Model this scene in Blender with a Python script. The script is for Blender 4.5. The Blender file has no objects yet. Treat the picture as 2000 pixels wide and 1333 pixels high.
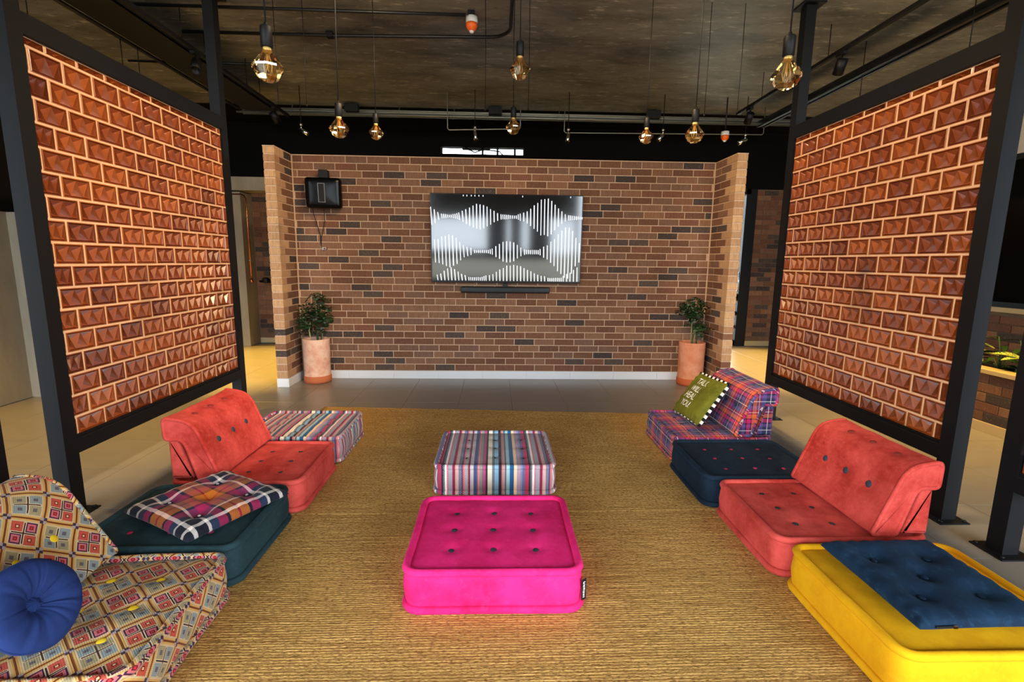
import bpy, bmesh, math, random
from mathutils import Vector, Matrix, noise
random.seed(7)
R = math.radians
PI = math.pi
S = bpy.context.scene
COL = S.collection

# ------------------------------------------------------------------ camera, world, light, exposure
cam_d = bpy.data.cameras.new('camera')
cam = bpy.data.objects.new('camera', cam_d)
COL.objects.link(cam)
S.camera = cam
cam_d.sensor_width = 36.0
cam_d.lens = 962.0 / 2000.0 * 36.0
cam_d.clip_start = 0.02
cam.location = (0, 0, 1.4)
_p, _y, _r = R(9.206), R(-1.985), R(-0.7235)
cam.rotation_euler = (Matrix.Rotation(_y, 3, 'Z') @ Matrix.Rotation(PI / 2 - _p, 3, 'X') @ Matrix.Rotation(-_r, 3, 'Z')).to_euler()

S.view_settings.view_transform = 'Standard'
S.view_settings.look = 'None'
S.view_settings.gamma = 1.0
S.view_settings.use_curve_mapping = False
S.view_settings.exposure = 0.75

world = bpy.data.worlds.new('world')
S.world = world
world.use_nodes = True
world.node_tree.nodes['Background'].inputs[0].default_value = (0.80, 0.90, 1.0, 1)
world.node_tree.nodes['Background'].inputs[1].default_value = 9.0


def lamp(name, kind, loc, target, energy, color, size=0.5, size_y=None, spot=60, blend=0.5):
    d = bpy.data.lights.new(name, kind)
    d.energy = energy
    d.color = color
    if kind == 'AREA':
        d.shape = 'RECTANGLE'
        d.size = size
        d.size_y = size_y or size
    else:
        d.shadow_soft_size = size
    if kind == 'SPOT':
        d.spot_size = R(spot)
        d.spot_blend = blend
    o = bpy.data.objects.new(name, d)
    COL.objects.link(o)
    o.location = loc
    if target is not None:
        o.rotation_euler = (Vector(target) - Vector(loc)).to_track_quat('-Z', 'Y').to_euler()
    return o


WARM = (1.0, 0.72, 0.42)
AMBER = (1.0, 0.60, 0.10)
DAY = (0.93, 0.96, 1.0)
# daylight through the glazed front behind the photographer
# (portals only guide the sky light through the open front and sides)
for nm, loc, tg, w_, h_ in (('facade_portal', (0.1, -2.95, 1.74), (0.1, 5.0, 1.74), 9.4, 3.46),
                            ('side_portal_left', (-4.75, -2.05, 1.74), (5.0, -2.05, 1.74), 1.7, 3.46),
                            ('side_portal_right', (4.98, -2.05, 1.74), (-5.0, -2.05, 1.74), 1.7, 3.46)):
    po = lamp(nm, 'AREA', loc, tg, 1.0, DAY, w_, h_)
    po.data.cycles.is_portal = True
# warm unseen spots added for screens and wall; only the near pair has heads
for nm, loc, tg, e in (('unseen_spot_left', (0.15, 2.3, 3.30), (-2.25, 3.1, 1.9), 380),
                       ('unseen_spot_left_far', (0.35, 3.0, 3.30), (-2.25, 4.0, 1.6), 190),
                       ('unseen_spot_right', (0.05, 2.3, 3.30), (2.47, 3.0, 1.9), 380),
                       ('unseen_spot_right_far', (-0.15, 3.0, 3.30), (2.47, 3.9, 1.6), 190),
                       ('unseen_spot_wall', (-0.5, 3.0, 3.30), (-1.3, 5.78, 1.9), 75),
                       ('unseen_spot_wall_right', (0.7, 3.0, 3.30), (1.6, 5.78, 1.9), 75)):
    lamp(nm, 'SPOT', loc, tg, e, WARM, 0.05, spot=80, blend=0.7)
# amber downlights in the aisles behind the screens
for nm, loc, e in (('aisle_lamp_left', (-3.3, 6.5, 3.2), 1300), ('aisle_lamp_left_front', (-3.5, 3.9, 3.2), 300),
                   ('aisle_lamp_right', (3.9, 6.6, 3.2), 1300), ('aisle_lamp_right_front', (3.6, 4.4, 3.2), 280),
                   ('aisle_lamp_planter', (3.8, 3.2, 3.2), 200)):
    lamp(nm, 'SPOT', loc, (loc[0], loc[1] + 0.01, 0), e, AMBER, 0.08, spot=60, blend=0.7)


# ------------------------------------------------------------------ materials
def lin(c):
    return tuple(((v / 255.0) / 12.92 if v / 255.0 <= 0.04045 else ((v / 255.0 + 0.055) / 1.055) ** 2.4) for v in c) + (1.0,)


class NT:
    def __init__(s, name):
        s.m = bpy.data.materials.new(name)
        s.m.use_nodes = True
        s.t = s.m.node_tree
        s.bsdf = s.t.nodes['Principled BSDF']
        s.out = s.t.nodes['Material Output']

    def n(s, typ, props=None, **ins):
        nd = s.t.nodes.new(typ)
        for k, v in (props or {}).items():
            setattr(nd, k, v)
        for k, v in ins.items():
            key = int(k[1:]) if k[0] == 'i' and k[1:].isdigit() else k.replace('_', ' ')
            s.set(nd.inputs[key], v)
        return nd

    def set(s, sock, v):
        if isinstance(v, bpy.types.NodeSocket):
            s.t.links.new(v, sock)
        elif isinstance(v, bpy.types.Node):
            s.t.links.new(v.outputs[0], sock)
        else:
            sock.default_value = v

    def math(s, op, a, b=0.0, c=0.0):
        nd = s.n('ShaderNodeMath', {'operation': op}, i0=a, i1=b, i2=c)
        return nd.outputs[0]

    def mix(s, f, a, b, blend='MIX'):
        nd = s.n('ShaderNodeMix', {'data_type': 'RGBA', 'blend_type': blend})
        s.set(nd.inputs[0], f)
        s.set(nd.inputs[6], a)
        s.set(nd.inputs[7], b)
        return nd.outputs[2]

    def ramp(s, f, stops, interp='LINEAR'):
        nd = s.n('ShaderNodeValToRGB', None, i0=f)
        cr = nd.color_ramp
        cr.interpolation = interp
        while len(cr.elements) > 1:
            cr.elements.remove(cr.elements[-1])
        cr.elements[0].position = stops[0][0]
        cr.elements[0].color = stops[0][1]
        for p, c in stops[1:]:
            e = cr.elements.new(p)
            e.color = c
        return nd.outputs[0]

    def obj(s):
        return s.n('ShaderNodeTexCoord').outputs['Object']

    def uv(s):
        return s.n('ShaderNodeTexCoord').outputs['UV']

    def xyz(s, v):
        nd = s.n('ShaderNodeSeparateXYZ', None, i0=v)
        return nd.outputs[0], nd.outputs[1], nd.outputs[2]

    def scale(s, v, sc):
        return s.n('ShaderNodeMapping', None, i0=v, i3=sc).outputs[0]

    def noise(s, v, scale, detail=3, rough=0.5):
        return s.n('ShaderNodeTexNoise', None, Vector=v, Scale=scale, Detail=detail, Roughness=rough).outputs[0]

    def rnd(s):
        return s.n('ShaderNodeObjectInfo').outputs['Random']

    def isl(s):
        return s.n('ShaderNodeNewGeometry').outputs['Random Per Island']

    def bump(s, h, st=0.3, d=0.01):
        nd = s.n('ShaderNodeBump', None, Strength=st, Distance=d, Height=h)
        s.t.links.new(nd.outputs[0], s.bsdf.inputs['Normal'])

    def fin(s, col, rough=0.6, metal=0.0, spec=None, coat=None, sheen=None):
        s.set(s.bsdf.inputs['Base Color'], col)
        s.set(s.bsdf.inputs['Roughness'], rough)
        s.set(s.bsdf.inputs['Metallic'], metal)
        if spec is not None:
            s.set(s.bsdf.inputs['Specular IOR Level'], spec)
        if coat is not None:
            s.set(s.bsdf.inputs['Coat Weight'], coat)
            s.set(s.bsdf.inputs['Coat Roughness'], 0.12)
        if sheen is not None:
            s.set(s.bsdf.inputs['Sheen Weight'], sheen)
            s.set(s.bsdf.inputs['Sheen Roughness'], 0.4)
        return s.m


def plain(name, c, rough=0.5, metal=0.0, spec=None, var=0.0):
    k = NT(name)
    col = lin(c)
    if var:
        n = k.noise(k.obj(), 9.0, 4)
        col = k.mix(k.math('MULTIPLY', n, var * 2), lin(tuple(max(0, v * (1 - var)) for v in c)), lin(tuple(min(255, v * (1 + var)) for v in c)))
    return k.fin(col, rough, metal, spec)


def velvet(name, c, dark, light, bump=0.25):
    k = NT(name)
    v = k.obj()
    big = k.noise(v, 4.2, 6, 0.7)
    f = k.ramp(big, [(0.36, (0, 0, 0, 1)), (0.60, (1, 1, 1, 1))])
    col = k.mix(f, lin(dark), lin(c))
    streak = k.noise(k.scale(v, (14, 9, 14)), 3.0, 4, 0.6)
    col = k.mix(k.ramp(streak, [(0.55, (0, 0, 0, 1)), (0.80, (0.35, 0.35, 0.35, 1))]), col, lin(light))
    k.bump(k.noise(v, 260.0, 2), bump, 0.003)
    k.fin(col, 0.85, 0.0, 0.15, None, 0.35)
    k.set(k.bsdf.inputs['Sheen Tint'], lin(light))
    return k.m


def brick_mat(name, stops, random_src):
    k = NT(name)
    r = k.rnd() if random_src == 'o' else k.isl()
    base = k.ramp(r, stops, 'CONSTANT')
    geo = k.n('ShaderNodeNewGeometry').outputs['Position']
    st = k.noise(k.scale(geo, (70, 70, 9)), 1.0, 4, 0.65)
    sp = k.noise(geo, 60.0, 4, 0.7)
    col = k.mix(k.ramp(st, [(0.35, (0.0, 0.0, 0.0, 1)), (0.62, (0.55, 0.55, 0.55, 1))]), base, k.mix(0.6, base, lin((70, 48, 36))))
    col = k.mix(k.ramp(sp, [(0.56, (0, 0, 0, 1)), (0.75, (0.45, 0.45, 0.45, 1))]), col, lin((176, 140, 110)))
    k.bump(k.math('ADD', st, sp), 0.5, 0.004)
    return k.fin(col, 0.85, 0, 0.25)


BROWNS = [(0.00, lin((126, 88, 64))), (0.14, lin((112, 76, 54))), (0.28, lin((138, 100, 74))), (0.42, lin((118, 78, 58))),
          (0.56, lin((104, 70, 52))), (0.70, lin((132, 96, 74))), (0.84, lin((118, 88, 70)))]
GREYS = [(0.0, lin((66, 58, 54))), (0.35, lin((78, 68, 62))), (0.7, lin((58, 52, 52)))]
M = {}
M['brick'] = brick_mat('brown_brick', BROWNS, 'o')
M['brick_j'] = brick_mat('brown_brick_joined', BROWNS, 'i')
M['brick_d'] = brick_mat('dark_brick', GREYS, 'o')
M['brick_dj'] = brick_mat('dark_brick_joined', GREYS, 'i')
M['brick_l'] = brick_mat('lit_front_brick', [(0.0, lin((196, 156, 114))), (0.4, lin((182, 142, 104))), (0.75, lin((168, 126, 92)))], 'o')  # paler brick copy for wing fronts, front spot's light put into the colour


def mortar_mat(name, c):
    k = NT(name)
    g = k.n('ShaderNodeNewGeometry').outputs['Position']
    n = k.noise(g, 40.0, 4, 0.7)
    k.bump(n, 0.5, 0.004)
    return k.fin(k.mix(n, lin(tuple(v * 0.82 for v in c)), lin(c)), 0.9, 0, 0.2)


M['mortar'] = mortar_mat('mortar', (205, 172, 142))
M['mortar_screen'] = mortar_mat('screen_mortar', (222, 180, 142))
M['mortar_dark'] = mortar_mat('mortar_dark', (120, 100, 84))

k = NT('glazed_terracotta')
r_ = k.rnd()
g_ = k.n('ShaderNodeNewGeometry').outputs['Position']
base = k.ramp(r_, [(0.0, lin((140, 68, 24))), (0.2, lin((128, 59, 21))), (0.4, lin((150, 76, 28))), (0.6, lin((120, 55, 22))), (0.8, lin((134, 64, 24))), (0.93, lin((106, 48, 22)))], 'CONSTANT')
n_ = k.noise(g_, 26.0, 4, 0.6)
base = k.mix(k.ramp(n_, [(0.35, (0, 0, 0, 1)), (0.7, (0.7, 0.7, 0.7, 1))]), base, k.mix(0.55, base, lin((104, 46, 18))))
k.bump(k.noise(g_, 45.0, 3), 0.25, 0.004)
M['block'] = k.fin(base, 0.34, 0, 0.5, 0.5)

M['steel'] = plain('black_steel', (14, 15, 18), 0.5, 0.0, 0.25, 0.12)
M['black'] = plain('matt_black', (11, 11, 12), 0.55, 0.0, 0.3)
M['gloss_black'] = plain('gloss_black', (6, 6, 7), 0.25, 0.0, 0.18)
M['grey_line'] = plain('grey_trim', (120, 122, 124), 0.4)
M['chrome'] = plain('chrome', (215, 215, 215), 0.12, 1.0)
M['galv'] = plain('galvanised_steel', (150, 152, 140), 0.42, 0.7)
M['gold'] = plain('brass_collar', (242, 200, 120), 0.3, 0.4)
M['copper'] = plain('copper_pipe', (200, 120, 80), 0.25, 1.0)
M['orange'] = plain('orange_plastic', (255, 110, 30), 0.45)
M['white_plastic'] = plain('white_plastic', (235, 232, 225), 0.45)
M['base_tile'] = plain('white_skirting', (222, 224, 226), 0.35, 0, 0.5, 0.05)
M['base_tile_warm'] = plain('beige_skirting', (205, 180, 130), 0.4, 0, 0.5, 0.05)
M['wall_grey'] = plain('grey_paint', (170, 166, 162), 0.8)
M['wall_black'] = plain('flat_black', (15, 14, 13), 0.9, 0, 0.1)
M['black_pipe'] = plain('black_conduit', (14, 14, 15), 0.45)
M['terracotta'] = None

k = NT('concrete_column')
v = k.obj()
n1 = k.noise(k.scale(v, (3, 3, 0.8)), 1.5, 6, 0.65)
n2 = k.noise(v, 30, 4, 0.6)
k.bump(n2, 0.4, 0.004)
M['concrete'] = k.fin(k.mix(n1, lin((120, 112, 96)), lin((176, 166, 146))), 0.85, 0, 0.25)

k = NT('painted_slab')
v = k.obj()
n1 = k.noise(k.scale(v, (0.8, 2.2, 1)), 1.6, 7, 0.68)
n2 = k.noise(k.scale(v, (2.2, 7.0, 1)), 2.0, 8, 0.72)
c = k.mix(k.ramp(n1, [(0.32, (0, 0, 0, 1)), (0.66, (1, 1, 1, 1))]), lin((80, 78, 68)), lin((146, 142, 126)))
c = k.mix(k.ramp(n2, [(0.56, (0, 0, 0, 1)), (0.68, (0.9, 0.9, 0.9, 1))]), c, lin((206, 196, 172)))
c = k.mix(k.ramp(k.noise(k.scale(v, (2.0, 6.0, 1)), 3.1, 6, 0.7), [(0.56, (0, 0, 0, 1)), (0.74, (0.8, 0.8, 0.8, 1))]), c, lin((62, 57, 50)))
k.bump(n2, 0.35, 0.01)
M['slab'] = k.fin(c, 0.5, 0, 0.4)

k = NT('floor_tile_face')
g = k.n('ShaderNodeNewGeometry').outputs['Position']
r_ = k.rnd()
n1 = k.noise(k.scale(g, (1, 3, 1)), 3.0, 6, 0.6)
c = k.mix(n1, lin((118, 111, 101)), lin((142, 134, 121)))
c = k.mix(k.math('MULTIPLY', r_, 0.14), c, lin((120, 112, 104)))
M['tile'] = k.fin(c, 0.30, 0, 0.5)
M['grout'] = plain('grout', (112, 104, 94), 0.9)

# fabrics
M['pink'] = velvet('magenta_velvet', (224, 38, 112), (190, 18, 78), (238, 66, 138))
M['coral'] = velvet('coral_velvet', (208, 80, 70), (160, 42, 32), (224, 104, 94))
M['teal'] = velvet('dark_teal_velvet', (36, 58, 62), (24, 42, 46), (60, 88, 90))
M['navy'] = velvet('dark_navy_velvet', (24, 40, 54), (16, 28, 40), (44, 66, 80))
M['yellow'] = velvet('yellow_velvet', (228, 168, 16), (212, 148, 10), (238, 184, 40), 0.15)
M['blue_velvet'] = velvet('petrol_blue_velvet', (22, 46, 68), (14, 30, 48), (50, 92, 118))
M['royal'] = velvet('royal_blue_cloth', (36, 54, 104), (28, 44, 90), (44, 62, 114), 0.12)
M['olive'] = velvet('olive_satin', (104, 104, 30), (78, 78, 18), (146, 146, 56), 0.1)
M['btn_grey'] = plain('slate_button', (46, 52, 62), 0.7)
M['btn_pink'] = plain('pink_button', (184, 42, 96), 0.7)
M['btn_yellow'] = plain('yellow_button', (240, 200, 30), 0.6)
M['btn_brown'] = plain('rust_button', (128, 38, 28), 0.8)
M['btn_dark'] = plain('charcoal_button', (40, 42, 48), 0.7)
M['btn_white'] = plain('white_button', (214, 208, 198), 0.6)
M['white_print'] = plain('white_lettering', (240, 238, 228), 0.7)


def weave(k, uvx, uvy, sc=420.0):
    w = k.math('MULTIPLY', k.math('SINE', k.math('MULTIPLY', uvx, sc)), k.math('SINE', k.math('MULTIPLY', uvy, sc)))
    k.bump(w, 0.25, 0.002)


def stripe_mat(name, cols, period, dot=True):
    k = NT(name)
    x, y, z = k.xyz(k.uv())
    f = k.math('FRACT', k.math('ADD', k.math('DIVIDE', x, period), 20.37))
    rs = random.Random(3)
    w = [rs.uniform(0.4, 1.5) for _ in cols]
    t = sum(w)
    p = 0
    st = []
    for c, ww in zip(cols, w):
        st.append((p / t, lin(c)))
        p += ww
    col = k.ramp(f, st, 'CONSTANT')
    # woven zigzag flecks inside the broader bands
    chk = k.math('GREATER_THAN', k.math('MULTIPLY', k.math('SINE', k.math('MULTIPLY', x, 620)), k.math('SINE', k.math('MULTIPLY', y, 620))), 0.25)
    sel = k.math('GREATER_THAN', k.math('SINE', k.math('MULTIPLY', f, 41)), 0.35)
    col = k.mix(k.math('MULTIPLY', k.math('MULTIPLY', chk, sel), 0.55), col, lin((232, 222, 220)))
    weave(k, x, y)
    return k.fin(col, 0.85, 0, 0.2, None, 0.15)


STR = [(198, 84, 92), (150, 138, 138), (120, 40, 62), (190, 176, 176), (78, 82, 116), (92, 60, 104), (222, 104, 88), (128, 108, 104),
       (190, 70, 120), (60, 50, 62), (228, 214, 186), (40, 74, 92), (128, 168, 190), (60, 40, 52), (186, 132, 122), (30, 28, 34),
       (140, 182, 190), (40, 88, 128), (240, 200, 160), (160, 122, 142), (98, 104, 140), (120, 92, 128), (176, 60, 86), (50, 44, 54),
       (236, 228, 220), (206, 66, 70), (158, 152, 160), (140, 40, 66), (200, 150, 140), (66, 66, 100)]
M['stripe'] = stripe_mat('striped_weave', STR, 0.52)


def plaid_mat(name, stops, period, off=0.0, dens=0.5):
    k = NT(name)
    x, y, z = k.xyz(k.uv())
    fu = k.math('FRACT', k.math('ADD', k.math('DIVIDE', x, period), 20.0 + off))
    fv = k.math('FRACT', k.math('ADD', k.math('DIVIDE', y, period), 20.0 + off))
    a = k.ramp(fu, stops, 'CONSTANT')
    b = k.ramp(fv, stops, 'CONSTANT')
    tw = k.math('GREATER_THAN', k.math('SINE', k.math('MULTIPLY', k.math('ADD', x, y), 900)), 0.0)
    f = k.math('ADD', k.math('MULTIPLY', tw, 0.16), 0.42)
    col = k.mix(f, a, b)
    weave(k, x, y, 700)
    return k.fin(col, 0.85, 0, 0.2, None, 0.1)


PLC = [(0.0, lin((24, 26, 38))), (0.07, lin((240, 226, 214))), (0.105, lin((20, 20, 30))), (0.20, lin((236, 222, 210))), (0.23, lin((44, 56, 84))),
       (0.30, lin((172, 34, 84))), (0.38, lin((22, 18, 30))), (0.41, lin((206, 112, 34))), (0.49, lin((170, 30, 40))), (0.51, lin((206, 112, 34))),
       (0.59, lin((22, 18, 30))), (0.62, lin((172, 34, 84))), (0.70, lin((44, 56, 84))), (0.77, lin((236, 222, 210))), (0.80, lin((20, 20, 30))),
       (0.895, lin((240, 226, 214))), (0.93, lin((24, 26, 38)))]
M['plaid_cushion'] = plaid_mat('plaid_cushion_cloth', PLC, 0.50, 0.5)
PLR = [(0.0, lin((46, 48, 74))), (0.13, lin((226, 210, 206))), (0.16, lin((46, 48, 74))), (0.26, lin((112, 74, 128))), (0.36, lin((34, 26, 48))),
       (0.41, lin((200, 40, 96))), (0.53, lin((34, 26, 48))), (0.57, lin((224, 110, 60))), (0.70, lin((150, 30, 66))), (0.76, lin((222, 200, 190))),
       (0.785, lin((150, 30, 66))), (0.86, lin((84, 88, 140)))]
M['plaid_chair'] = plaid_mat('plaid_chair_cloth', PLR, 0.21)


def geo_mat(name):
    k = NT(name)
    x, y, z = k.xyz(k.uv())
    c = 0.113
    px = k.math('ADD', k.math('DIVIDE', k.math('MULTIPLY', k.math('ADD', x, y), 0.7071), c), 40.25)
    py = k.math('ADD', k.math('DIVIDE', k.math('MULTIPLY', k.math('SUBTRACT', y, x), 0.7071), c), 40.25)
    fx, fy = k.math('FRACT', px), k.math('FRACT', py)
    chk = k.math('GREATER_THAN', k.math('MODULO', k.math('ADD', k.math('FLOOR', px), k.math('FLOOR', py)), 2.0), 0.5)
    # margin inside the frame lines, remapped to 0..1
    gx = k.math('DIVIDE', k.math('SUBTRACT', fx, 0.10), 0.80)
    gy = k.math('DIVIDE', k.math('SUBTRACT', fy, 0.10), 0.80)
    sx, sy = k.math('FRACT', k.math('MULTIPLY', gx, 2.0)), k.math('FRACT', k.math('MULTIPLY', gy, 2.0))
    par = k.math('GREATER_THAN', k.math('MODULO', k.math('ADD', k.math('FLOOR', k.math('MULTIPLY', gx, 2.0)), k.math('FLOOR', k.math('MULTIPLY', gy, 2.0))), 2.0), 0.5)
    dx, dy = k.math('ABSOLUTE', k.math('SUBTRACT', sx, 0.5)), k.math('ABSOLUTE', k.math('SUBTRACT', sy, 0.5))
    d = k.math('MAXIMUM', dx, dy)
    red = k.mix(par, lin((183, 77, 57)), lin((193, 100, 102)))
    blu = k.mix(par, lin((154, 139, 102)), lin((132, 141, 137)))
    col = k.mix(chk, blu, red)
    # pink squares carry a violet outline
    ring = k.math('MULTIPLY', k.math('MULTIPLY', k.math('GREATER_THAN', d, 0.30), k.math('LESS_THAN', d, 0.40)), k.math('MULTIPLY', chk, par))
    col = k.mix(ring, col, lin((61, 31, 60)))
    outer = k.math('GREATER_THAN', d, 0.42)
    col = k.mix(outer, col, lin((195, 169, 127)))
    eye = k.math('LESS_THAN', d, 0.15)
    col = k.mix(eye, col, k.mix(chk, lin((96, 87, 90)), lin((109, 25, 26))))
    pup = k.math('MULTIPLY', k.math('LESS_THAN', d, 0.08), chk)
    col = k.mix(pup, col, k.mix(par, lin((218, 179, 132)), lin((190, 50, 59))))
    # dark cross through the middle of each cell
    mx, my = k.math('ABSOLUTE', k.math('SUBTRACT', fx, 0.5)), k.math('ABSOLUTE', k.math('SUBTRACT', fy, 0.5))
    m = k.math('MINIMUM', mx, my)
    M2 = k.math('MAXIMUM', mx, my)
    col = k.mix(k.math('MULTIPLY', k.math('LESS_THAN', m, 0.045), k.math('LESS_THAN', M2, 0.36)), col, lin((204, 179, 140)))
    col = k.mix(k.math('MULTIPLY', k.math('LESS_THAN', m, 0.02), k.math('LESS_THAN', M2, 0.34)), col, lin((58, 33, 31)))
    # golden frame lines with a brown core
    e = k.math('GREATER_THAN', M2, 0.415)
    col = k.mix(e, col, lin((198, 151, 81)))
    col = k.mix(k.math('GREATER_THAN', M2, 0.472), col, lin((112, 55, 18)))
    node = k.math('GREATER_THAN', m, 0.40)
    col = k.mix(node, col, k.mix(chk, lin((161, 142, 137)), lin((61, 47, 59))))
    weave(k, x, y, 800)
    return k.fin(col, 0.9, 0, 0.15, None, 0.1)


M['geo'] = geo_mat('tapestry_weave')

k = NT('jute_weave')
v = k.obj()
x, y, z = k.xyz(v)
n1 = k.noise(k.scale(v, (3.0, 90.0, 1)), 1.0, 5, 0.7)
n2 = k.noise(k.scale(v, (60, 160, 1)), 1.0, 3, 0.6)
n3 = k.noise(k.scale(v, (0.9, 2.0, 1)), 1.4, 4, 0.6)
c = k.mix(k.ramp(n1, [(0.30, (0, 0, 0, 1)), (0.66, (1, 1, 1, 1))]), lin((172, 125, 62)), lin((232, 184, 106)))
c = k.mix(k.ramp(n2, [(0.33, (0.85, 0.85, 0.85, 1)), (0.52, (0, 0, 0, 1))]), c, lin((112, 76, 36)))
c = k.mix(k.ramp(n2, [(0.60, (0, 0, 0, 1)), (0.74, (0.7, 0.7, 0.7, 1))]), c, lin((226, 190, 124)))
c = k.mix(k.ramp(n3, [(0.4, (0.0, 0.0, 0.0, 1)), (0.65, (0.35, 0.35, 0.35, 1))]), c, lin((150, 112, 54)))
k.bump(n2, 0.8, 0.006)
M['jute'] = k.fin(c, 0.9, 0, 0.2)

k = NT('terracotta_pot')
x, y, z = k.xyz(k.obj())
n1 = k.noise(k.obj(), 9.0, 5, 0.65)
c = k.mix(k.ramp(n1, [(0.35, (0, 0, 0, 1)), (0.7, (1, 1, 1, 1))]), lin((188, 112, 76)), lin((206, 144, 112)))
c = k.mix(k.math('LESS_THAN', z, 0.085), c, lin((178, 88, 48)))
k.bump(n1, 0.2, 0.004)
M['terracotta'] = k.fin(c, 0.8, 0, 0.25)
k = NT('chalky_terracotta_pot')
x, y, z = k.xyz(k.obj())
n1 = k.noise(k.obj(), 7.0, 5, 0.65)
c = k.mix(k.ramp(n1, [(0.32, (0, 0, 0, 1)), (0.62, (1, 1, 1, 1))]), lin((200, 136, 104)), lin((224, 186, 164)))
c = k.mix(k.math('LESS_THAN', z, 0.085), c, lin((186, 104, 66)))
k.bump(n1, 0.2, 0.004)
M['terracotta_pale'] = k.fin(c, 0.85, 0, 0.25)
M['soil'] = plain('potting_soil', (42, 32, 24), 0.95, 0, 0.1, 0.3)


def leaf_mat(name, a, b, rough=0.4, streak=False):
    k = NT(name)
    r = k.rnd()
    c = k.mix(r, lin(a), lin(b))
    if streak:
        n = k.noise(k.scale(k.obj(), (30, 60, 10)), 1.6, 4, 0.6)
        c = k.mix(k.ramp(n, [(0.44, (0, 0, 0, 1)), (0.56, (1, 1, 1, 1))]), c, lin((206, 204, 96)))
    return k.fin(c, rough, 0, 0.4)


M['leaf'] = leaf_mat('dark_leaf', (10, 32, 13), (24, 56, 22))
M['leaf_v'] = leaf_mat('variegated_leaf', (60, 92, 34), (92, 120, 44), 0.4, True)
M['leaf_g'] = leaf_mat('green_leaf', (20, 48, 18), (44, 78, 28))
M['leaf_out'] = leaf_mat('bright_leaf', (120, 180, 50), (150, 205, 70))
M['stem'] = plain('pale_stem', (176, 160, 110), 0.7)
M['stem_g'] = plain('green_stem', (60, 84, 40), 0.7)

k = NT('amber_glass')
fr = k.n('ShaderNodeFresnel', None, IOR=1.6)
tr = k.n('ShaderNodeBsdfTransparent', None, Color=(0.96, 0.85, 0.64, 1))
gl = k.n('ShaderNodeBsdfGlossy', None, Color=(1.0, 0.92, 0.78, 1), Roughness=0.03)
f2 = k.math('ADD', k.math('MULTIPLY', fr.outputs[0], 0.9), 0.08)
mx = k.n('ShaderNodeMixShader', None, i0=f2, i1=tr.outputs[0], i2=gl.outputs[0])
k.t.links.new(mx.outputs[0], k.out.inputs[0])
M['amber'] = k.m

k = NT('filament')
k.fin(lin((214, 176, 110)), 0.4)
k.set(k.bsdf.inputs['Emission Color'], (1.0, 0.62, 0.22, 1))
k.set(k.bsdf.inputs['Emission Strength'], 0.0)
M['filament'] = k.m

k = NT('screen_glass')
M['screen'] = k.fin(lin((9, 10, 15)), 0.08, 0, 0.7)
k = NT('screen_lit_bars')
k.fin((0, 0, 0, 1), 0.3)
k.set(k.bsdf.inputs['Emission Color'], (0.86, 0.90, 1.0, 1))
k.set(k.bsdf.inputs['Emission Strength'], 1.0)
M['bars'] = k.m

k = NT('dark_window_glass')
M['dark_glass'] = k.fin(lin((10, 11, 12)), 0.08, 0, 0.6)
k = NT('clear_glass')
fr = k.n('ShaderNodeFresnel', None, IOR=1.5)
tr = k.n('ShaderNodeBsdfTransparent', None, Color=(0.95, 0.97, 0.97, 1))
gl = k.n('ShaderNodeBsdfGlossy', None, Roughness=0.02)
mx = k.n('ShaderNodeMixShader', None, i0=fr.outputs[0], i1=tr.outputs[0], i2=gl.outputs[0])
k.t.links.new(mx.outputs[0], k.out.inputs[0])
M['glass'] = k.m


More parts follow.
